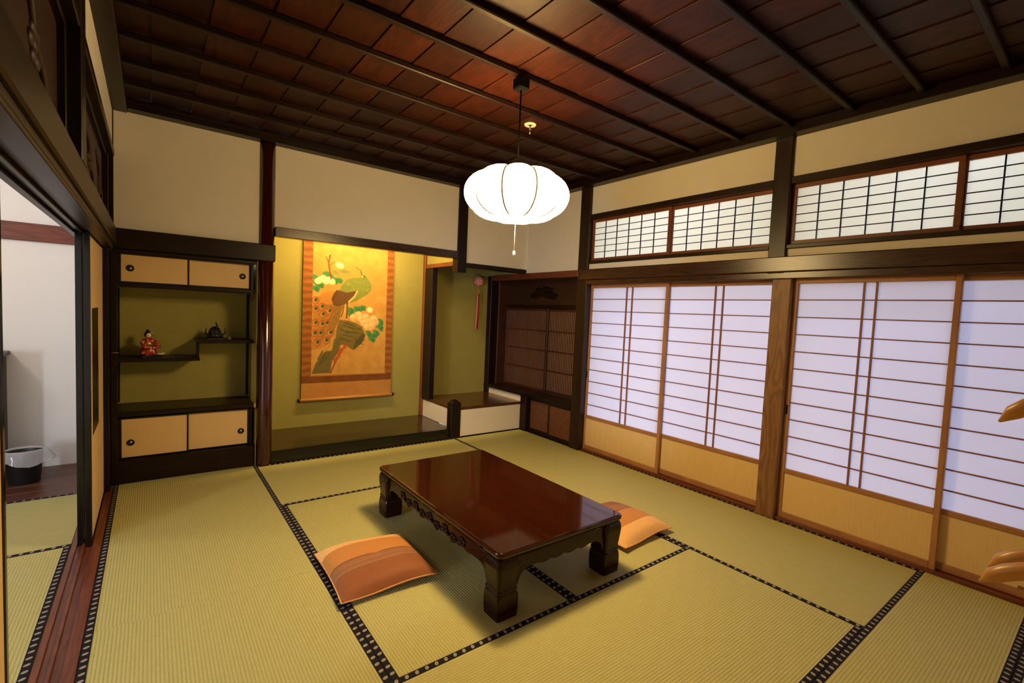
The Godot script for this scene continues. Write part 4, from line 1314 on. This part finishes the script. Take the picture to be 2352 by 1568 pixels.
func cushion(label: String, at: Vector3, turn: float) -> void:
	var t := thing("floor_cushion", label, "cushion", at, turn, "floor cushions by the table")
	var n := 24
	var hx := 0.250
	var hz := 0.262
	for side in [1.0, -1.0]:
		var rows := []
		for i in n + 1:
			var row := []
			for j in n + 1:
				var u := float(j) / n * 2.0 - 1.0
				var v := float(i) / n * 2.0 - 1.0
				row.append(cushion_point(u, v, side, hx, hz))
			rows.append(row)
		part("top_cover" if side > 0.0 else "bottom_cover", grid_mesh(rows), M.cushion, t)
	var rim := []
	for k in 4:
		for i in n:
			var f := float(i) / n * 2.0 - 1.0
			var uv: Vector2 = [Vector2(f, -1), Vector2(1, f), Vector2(-f, 1), Vector2(-1, -f)][k]
			rim.append(cushion_point(uv.x, uv.y, 1.0, hx, hz))
	rim.append(rim[0])
	part("seam", tube(rim, 0.0035, 6), M.piping, t)
	part("tuft", tube([Vector3(-0.02, 0.097, 0.0), Vector3(0, 0.0955, 0.004), Vector3(0.02, 0.097, -0.004)], 0.003, 6), M.piping, t)

func cushion_point(u: float, v: float, side: float, hx: float, hz: float) -> Vector3:
	var round_ := pow(maxf(0.0, 1.0 - pow(absf(u), 3.0)), 0.5) * pow(maxf(0.0, 1.0 - pow(absf(v), 3.0)), 0.5)
	var pinch := 1.0 - 0.045 * (1.0 - u * u) * v * v - 0.045 * (1.0 - v * v) * u * u
	var y := 0.034 + 0.008 * sin(u * 3.0) * v
	if side > 0.0:
		y += 0.074 * round_ - 0.010 * exp(-(u * u + v * v) * 120.0)
	else:
		y = maxf(0.001, y - 0.05 * round_)
	return Vector3(u * hx * pinch, y, v * hz * pinch)

# ------------------------------------------------------------------ small things
func build_small_things() -> void:
	build_doll()
	build_dark_ornament()
	build_flower_ball()
	build_sprinkler()
	build_hangers()
	var k := thing("brass_door_pin", "small brass pin on the dark corner post by the shelf recess", "pin", Vector3(-0.018, 1.01, 0.06))
	part("shaft", tube([Vector3(0, 0, 0), Vector3(0.045, 0, 0)], 0.003, 8), M.brass, k)
	part("tip", ball(Vector3(0.006, 0.006, 0.006), 10), M.brass, k, Vector3(0.047, 0, 0))

func build_doll() -> void:
	var w := 64
	var im := Image.create(w, w, false, Image.FORMAT_RGB8)
	im.fill(rgb(158, 26, 22))
	for k in 46:
		var c: Color = [rgb(226, 200, 170), rgb(222, 150, 130), rgb(196, 150, 70), rgb(120, 16, 18)][k % 4]
		im.fill_rect(Rect2i(rng.randi_range(0, 58), rng.randi_range(0, 58), rng.randi_range(3, 8), rng.randi_range(3, 7)), c)
	im.generate_mipmaps()
	var kimono := textured(ImageTexture.create_from_image(im), 0.55, 2.0, 1.0)
	var skin := flat(rgb(238, 216, 196), 0.5)
	var hair := flat(rgb(24, 18, 16), 0.35)
	var t := thing("kimono_doll", "small seated doll in a red flowered kimono on the lower shelf", "doll", Vector3(0.205, 0.944, -0.26), 0.5)
	t.scale = Vector3.ONE * 0.84
	part("base", loft(rounded_rows([[0.088, 0.062, 0.01, 0.0], [0.088, 0.062, 0.01, 0.016], [0.084, 0.058, 0.01, 0.02]]), 0), M.black_lacquer, t)
	part("kimono_skirt", lathe([Vector2(0.0, 0.02), Vector2(0.066, 0.021), Vector2(0.072, 0.04), Vector2(0.064, 0.07), Vector2(0.05, 0.10), Vector2(0.044, 0.13), Vector2(0.046, 0.155), Vector2(0.034, 0.176), Vector2(0.016, 0.188), Vector2(0.0, 0.19)], 20, Vector2(1.0, 0.8)), kimono, t)
	for s in [-1.0, 1.0]:
		part("sleeve", tube([Vector3(s * 0.032, 0.168, 0.0), Vector3(s * 0.060, 0.135, 0.018), Vector3(s * 0.056, 0.10, 0.04), Vector3(s * 0.02, 0.092, 0.058)], [Vector2(0.014, 0.016), Vector2(0.020, 0.022), Vector2(0.020, 0.030), Vector2(0.012, 0.022)], 10), kimono, t)
		part("hand", ball(Vector3(0.009, 0.008, 0.011), 10), skin, t, Vector3(s * 0.012, 0.092, 0.066))
	part("sash", lathe([Vector2(0.047, 0.112), Vector2(0.050, 0.118), Vector2(0.050, 0.136), Vector2(0.047, 0.142)], 20, Vector2(1.0, 0.82)), M.brass, t)
	part("fan", tube([Vector3(0.05, 0.03, 0.062), Vector3(0.075, 0.03, 0.072), Vector3(0.10, 0.034, 0.070)], 0.009, 8), skin, t)
	part("head", ball(Vector3(0.021, 0.026, 0.022), 16), skin, t, Vector3(0, 0.212, 0.004))
	part("neck", tube([Vector3(0, 0.18, 0), Vector3(0, 0.20, 0.002)], 0.009, 8), skin, t)
	var st := SurfaceTool.new()
	st.begin(Mesh.PRIMITIVE_TRIANGLES)
	add_grid(st, ball_rows(Vector3(0.027, 0.022, 0.025), 14, Vector3(0, 0.226, -0.006)), true)
	add_grid(st, ball_rows(Vector3(0.014, 0.014, 0.014), 10, Vector3(0, 0.250, -0.010)), true)
	add_grid(st, ball_rows(Vector3(0.010, 0.020, 0.016), 10, Vector3(0.023, 0.214, -0.008)), true)
	add_grid(st, ball_rows(Vector3(0.010, 0.020, 0.016), 10, Vector3(-0.023, 0.214, -0.008)), true)
	st.generate_normals()
	part("hair", st.commit(), hair, t)
	part("hair_pin", ball(Vector3(0.008, 0.006, 0.004), 8), skin, t, Vector3(0.024, 0.232, 0.010))

func build_dark_ornament() -> void:
	var iron := flat(rgb(38, 36, 36), 0.45, 0.3)
	var fleck := flat(rgb(120, 116, 110), 0.5)
	var t := thing("dark_ornament", "small dark ornament with pale flecks on the upper shelf", "ornament", Vector3(0.66, 1.088, -0.26), 0.2)
	part("foot", loft(rounded_rows([[0.07, 0.045, 0.008, 0.0], [0.07, 0.045, 0.008, 0.014], [0.062, 0.04, 0.008, 0.018]]), 0), M.dark_wood, t)
	part("bowl", lathe([Vector2(0.0, 0.018), Vector2(0.055, 0.018), Vector2(0.066, 0.03), Vector2(0.056, 0.04), Vector2(0.046, 0.07), Vector2(0.036, 0.094), Vector2(0.016, 0.11), Vector2(0.0, 0.113)], 18), iron, t)
	for s in [-1.0, 1.0]:
		part("wing", tube([Vector3(s * 0.04, 0.03, 0.01), Vector3(s * 0.075, 0.055, 0.018), Vector3(s * 0.07, 0.10, 0.02)], [Vector2(0.014, 0.008), Vector2(0.012, 0.006), Vector2(0.003, 0.002)], 8), iron, t)
	part("crest", tube([Vector3(0, 0.08, 0.035), Vector3(0.006, 0.12, 0.04), Vector3(-0.004, 0.152, 0.03)], [Vector2(0.014, 0.008), Vector2(0.012, 0.007), Vector2(0.003, 0.003)], 8), iron, t)
	for k in 9:
		part("fleck", ball(Vector3(0.005, 0.004, 0.005), 8), fleck, t, Vector3(-0.03 + 0.03 * (k % 3), 0.04 + 0.02 * (k / 3), 0.052 - 0.008 * (k / 3)))
	var p := thing("white_pebble_figure", "tiny pale figure beside the dark ornament on the upper shelf", "figurine", Vector3(0.765, 1.088, -0.22))
	part("body", lathe([Vector2(0.0, 0.0), Vector2(0.014, 0.001), Vector2(0.013, 0.012), Vector2(0.007, 0.02), Vector2(0.0, 0.021)], 12), fleck, p)
	part("head", ball(Vector3(0.008, 0.008, 0.008), 10), fleck, p, Vector3(0, 0.026, 0))

func build_flower_ball() -> void:
	var pink := flat(rgb(230, 156, 146), 0.7)
	var dark := flat(rgb(78, 36, 40), 0.8)
	var gold := flat(rgb(190, 140, 44), 0.5)
	var red := flat(rgb(158, 22, 18), 0.7)
	var pale := flat(rgb(226, 170, 150), 0.7)
	var t := thing("flower_ball_tassel", "pink flower ball with gold knot and long red tassel on olive wall", "ornament", Vector3(3.66, 1.83, -0.735))
	part("nail", tube([Vector3(0, 0.09, -0.057), Vector3(0, 0.09, -0.02)], 0.003, 8), M.dark_metal, t)
	part("hanging_loop", tube([Vector3(0, 0.06, 0), Vector3(0, 0.092, -0.03)], 0.002, 6), gold, t)
	part("core", ball(Vector3(0.056, 0.060, 0.056), 18), dark, t)
	for e in [[0.0, 0.0], [0.9, 0.35], [0.9, 1.6], [0.9, 2.85], [0.9, 4.1], [0.9, 5.35], [1.75, 1.0], [1.75, 2.25], [1.75, 3.5], [1.75, 4.75], [1.75, 6.0], [2.7, 0.5], [2.7, 2.6], [2.7, 4.7]]:
		var d := Vector3(sin(e[0]) * cos(e[1]), sin(e[0]) * sin(e[1]), cos(e[0]))
		var petal := part("petal", ball(Vector3(0.029, 0.029, 0.013), 12), pink, t, Vector3(d.x * 0.052, d.y * 0.055, d.z * 0.052))
		petal.basis = Basis.looking_at(d, Vector3.UP if absf(d.y) < 0.9 else Vector3.RIGHT)
	var st := SurfaceTool.new()
	st.begin(Mesh.PRIMITIVE_TRIANGLES)
	add_grid(st, tube_rows([Vector3(0, -0.055, 0), Vector3(0, -0.15, 0)], 0.003, 6), true)
	for e in [[0.014, -0.13], [-0.016, -0.135], [0.0, -0.115], [0.018, -0.152], [-0.02, -0.155], [0.0, -0.15]]:
		add_grid(st, ball_rows(Vector3(0.012, 0.011, 0.010), 8, Vector3(e[0], e[1], 0.0)), true)
	st.generate_normals()
	part("gold_knot", st.commit(), gold, t)
	part("red_tassel", tube([Vector3(0.004, -0.16, 0.0), Vector3(0.006, -0.2, 0.0), Vector3(0.002, -0.42, 0.0), Vector3(-0.006, -0.63, 0.0)], [Vector2(0.006, 0.008), Vector2(0.012, 0.014), Vector2(0.014, 0.016), Vector2(0.015, 0.017)], 10), red, t)
	part("pale_tassel", tube([Vector3(-0.010, -0.16, 0.004), Vector3(-0.012, -0.2, 0.006), Vector3(-0.018, -0.42, 0.006), Vector3(-0.026, -0.64, 0.006)], [Vector2(0.003, 0.004), Vector2(0.005, 0.005), Vector2(0.006, 0.006), Vector2(0.006, 0.006)], 8), pale, t)

func build_sprinkler() -> void:
	var t := thing("ceiling_sprinkler", "cream round sprinkler head on the board ceiling", "sprinkler", Vector3(2.47, 2.832, 1.705))
	part("flange", lathe([Vector2(0.018, 0.0), Vector2(0.018, -0.006), Vector2(0.030, -0.012), Vector2(0.041, -0.008), Vector2(0.045, 0.0)], 28), M.cream_metal, t)
	part("cup", lathe([Vector2(0.0, -0.001), Vector2(0.018, -0.001), Vector2(0.019, -0.006)], 20), M.dark_metal, t)
	part("stem", tube([Vector3(0, -0.001, 0), Vector3(0, -0.034, 0)], 0.005, 10), M.steel, t)
	part("deflector", lathe([Vector2(0.0, -0.034), Vector2(0.012, -0.035), Vector2(0.012, -0.037), Vector2(0.0, -0.038)], 14), M.steel, t)
	part("drop", ball(Vector3(0.004, 0.007, 0.004), 10), M.cream_metal, t, Vector3(0, -0.062, 0))
	part("wire", tube([Vector3(0, -0.037, 0), Vector3(0, -0.056, 0)], 0.0012, 6), M.steel, t)

func build_hangers() -> void:
	var r := thing("clothes_rack", "black metal clothes rack behind the picture edge", "clothes rack", Vector3(1.60, 0.0, 4.612))
	for s in [-1.0, 1.0]:
		part("upright", tube([Vector3(s * 0.32, 0.02, 0), Vector3(s * 0.32, 1.45, 0)], 0.011, 10), M.dark_metal, r)
		part("foot", tube([Vector3(s * 0.32, 0.012, -0.04), Vector3(s * 0.32, 0.012, 0.17)], 0.011, 10), M.dark_metal, r)
	for y in [1.44, 1.135]:
		part("rail", tube([Vector3(-0.32, y, 0), Vector3(0.32, y, 0)], 0.010, 10), M.dark_metal, r)
	hanger(Vector3(1.49, 1.44, 4.612), 0.0, "wooden coat hanger on the upper rail of the clothes rack")
	hanger(Vector3(1.46, 1.135, 4.612), 0.0, "wooden coat hanger on the lower rail, its rounded end in front")
	hanger(Vector3(1.565, 1.135, 4.612), 0.05, "wooden coat hanger on the lower rail, behind the front one")

func hanger(at: Vector3, turn: float, label: String) -> void:
	var t := thing("wooden_hanger", label, "hanger", at, turn, "wooden hangers")
	var pts := []
	var rad := []
	for i in 25:
		var f := i / 24.0 * 2.0 - 1.0
		var a := absf(f)
		pts.append(Vector3(0.022 * a * a, -0.082 - 0.070 * pow(a, 1.25) - 0.030 * pow(a, 7.0), f * 0.215))
		var end := sqrt(maxf(0.02, 1.0 - pow(a, 16.0)))
		rad.append(Vector2(lerpf(0.008, 0.019, pow(a, 1.6)) * end, lerpf(0.013, 0.016, a) * end))
	part("arms", tube(pts, rad, 12), M.hanger_wood, t)
	part("trouser_bar", tube([Vector3(0.012, -0.168, -0.165), Vector3(0.006, -0.172, 0.0), Vector3(0.012, -0.168, 0.165)], 0.006, 8), M.hanger_wood, t)
	var hook := []
	for i in 13:
		var a := lerpf(-0.6 * PI, 0.9 * PI, i / 12.0)
		hook.append(Vector3(0.020 * sin(a) * 0.0, -0.006 + 0.018 * cos(a), 0.018 * sin(a)))
	hook.reverse()
	hook.push_front(Vector3(0, -0.08, 0.0))
	part("hook", tube(hook, 0.002, 6), M.steel, t)
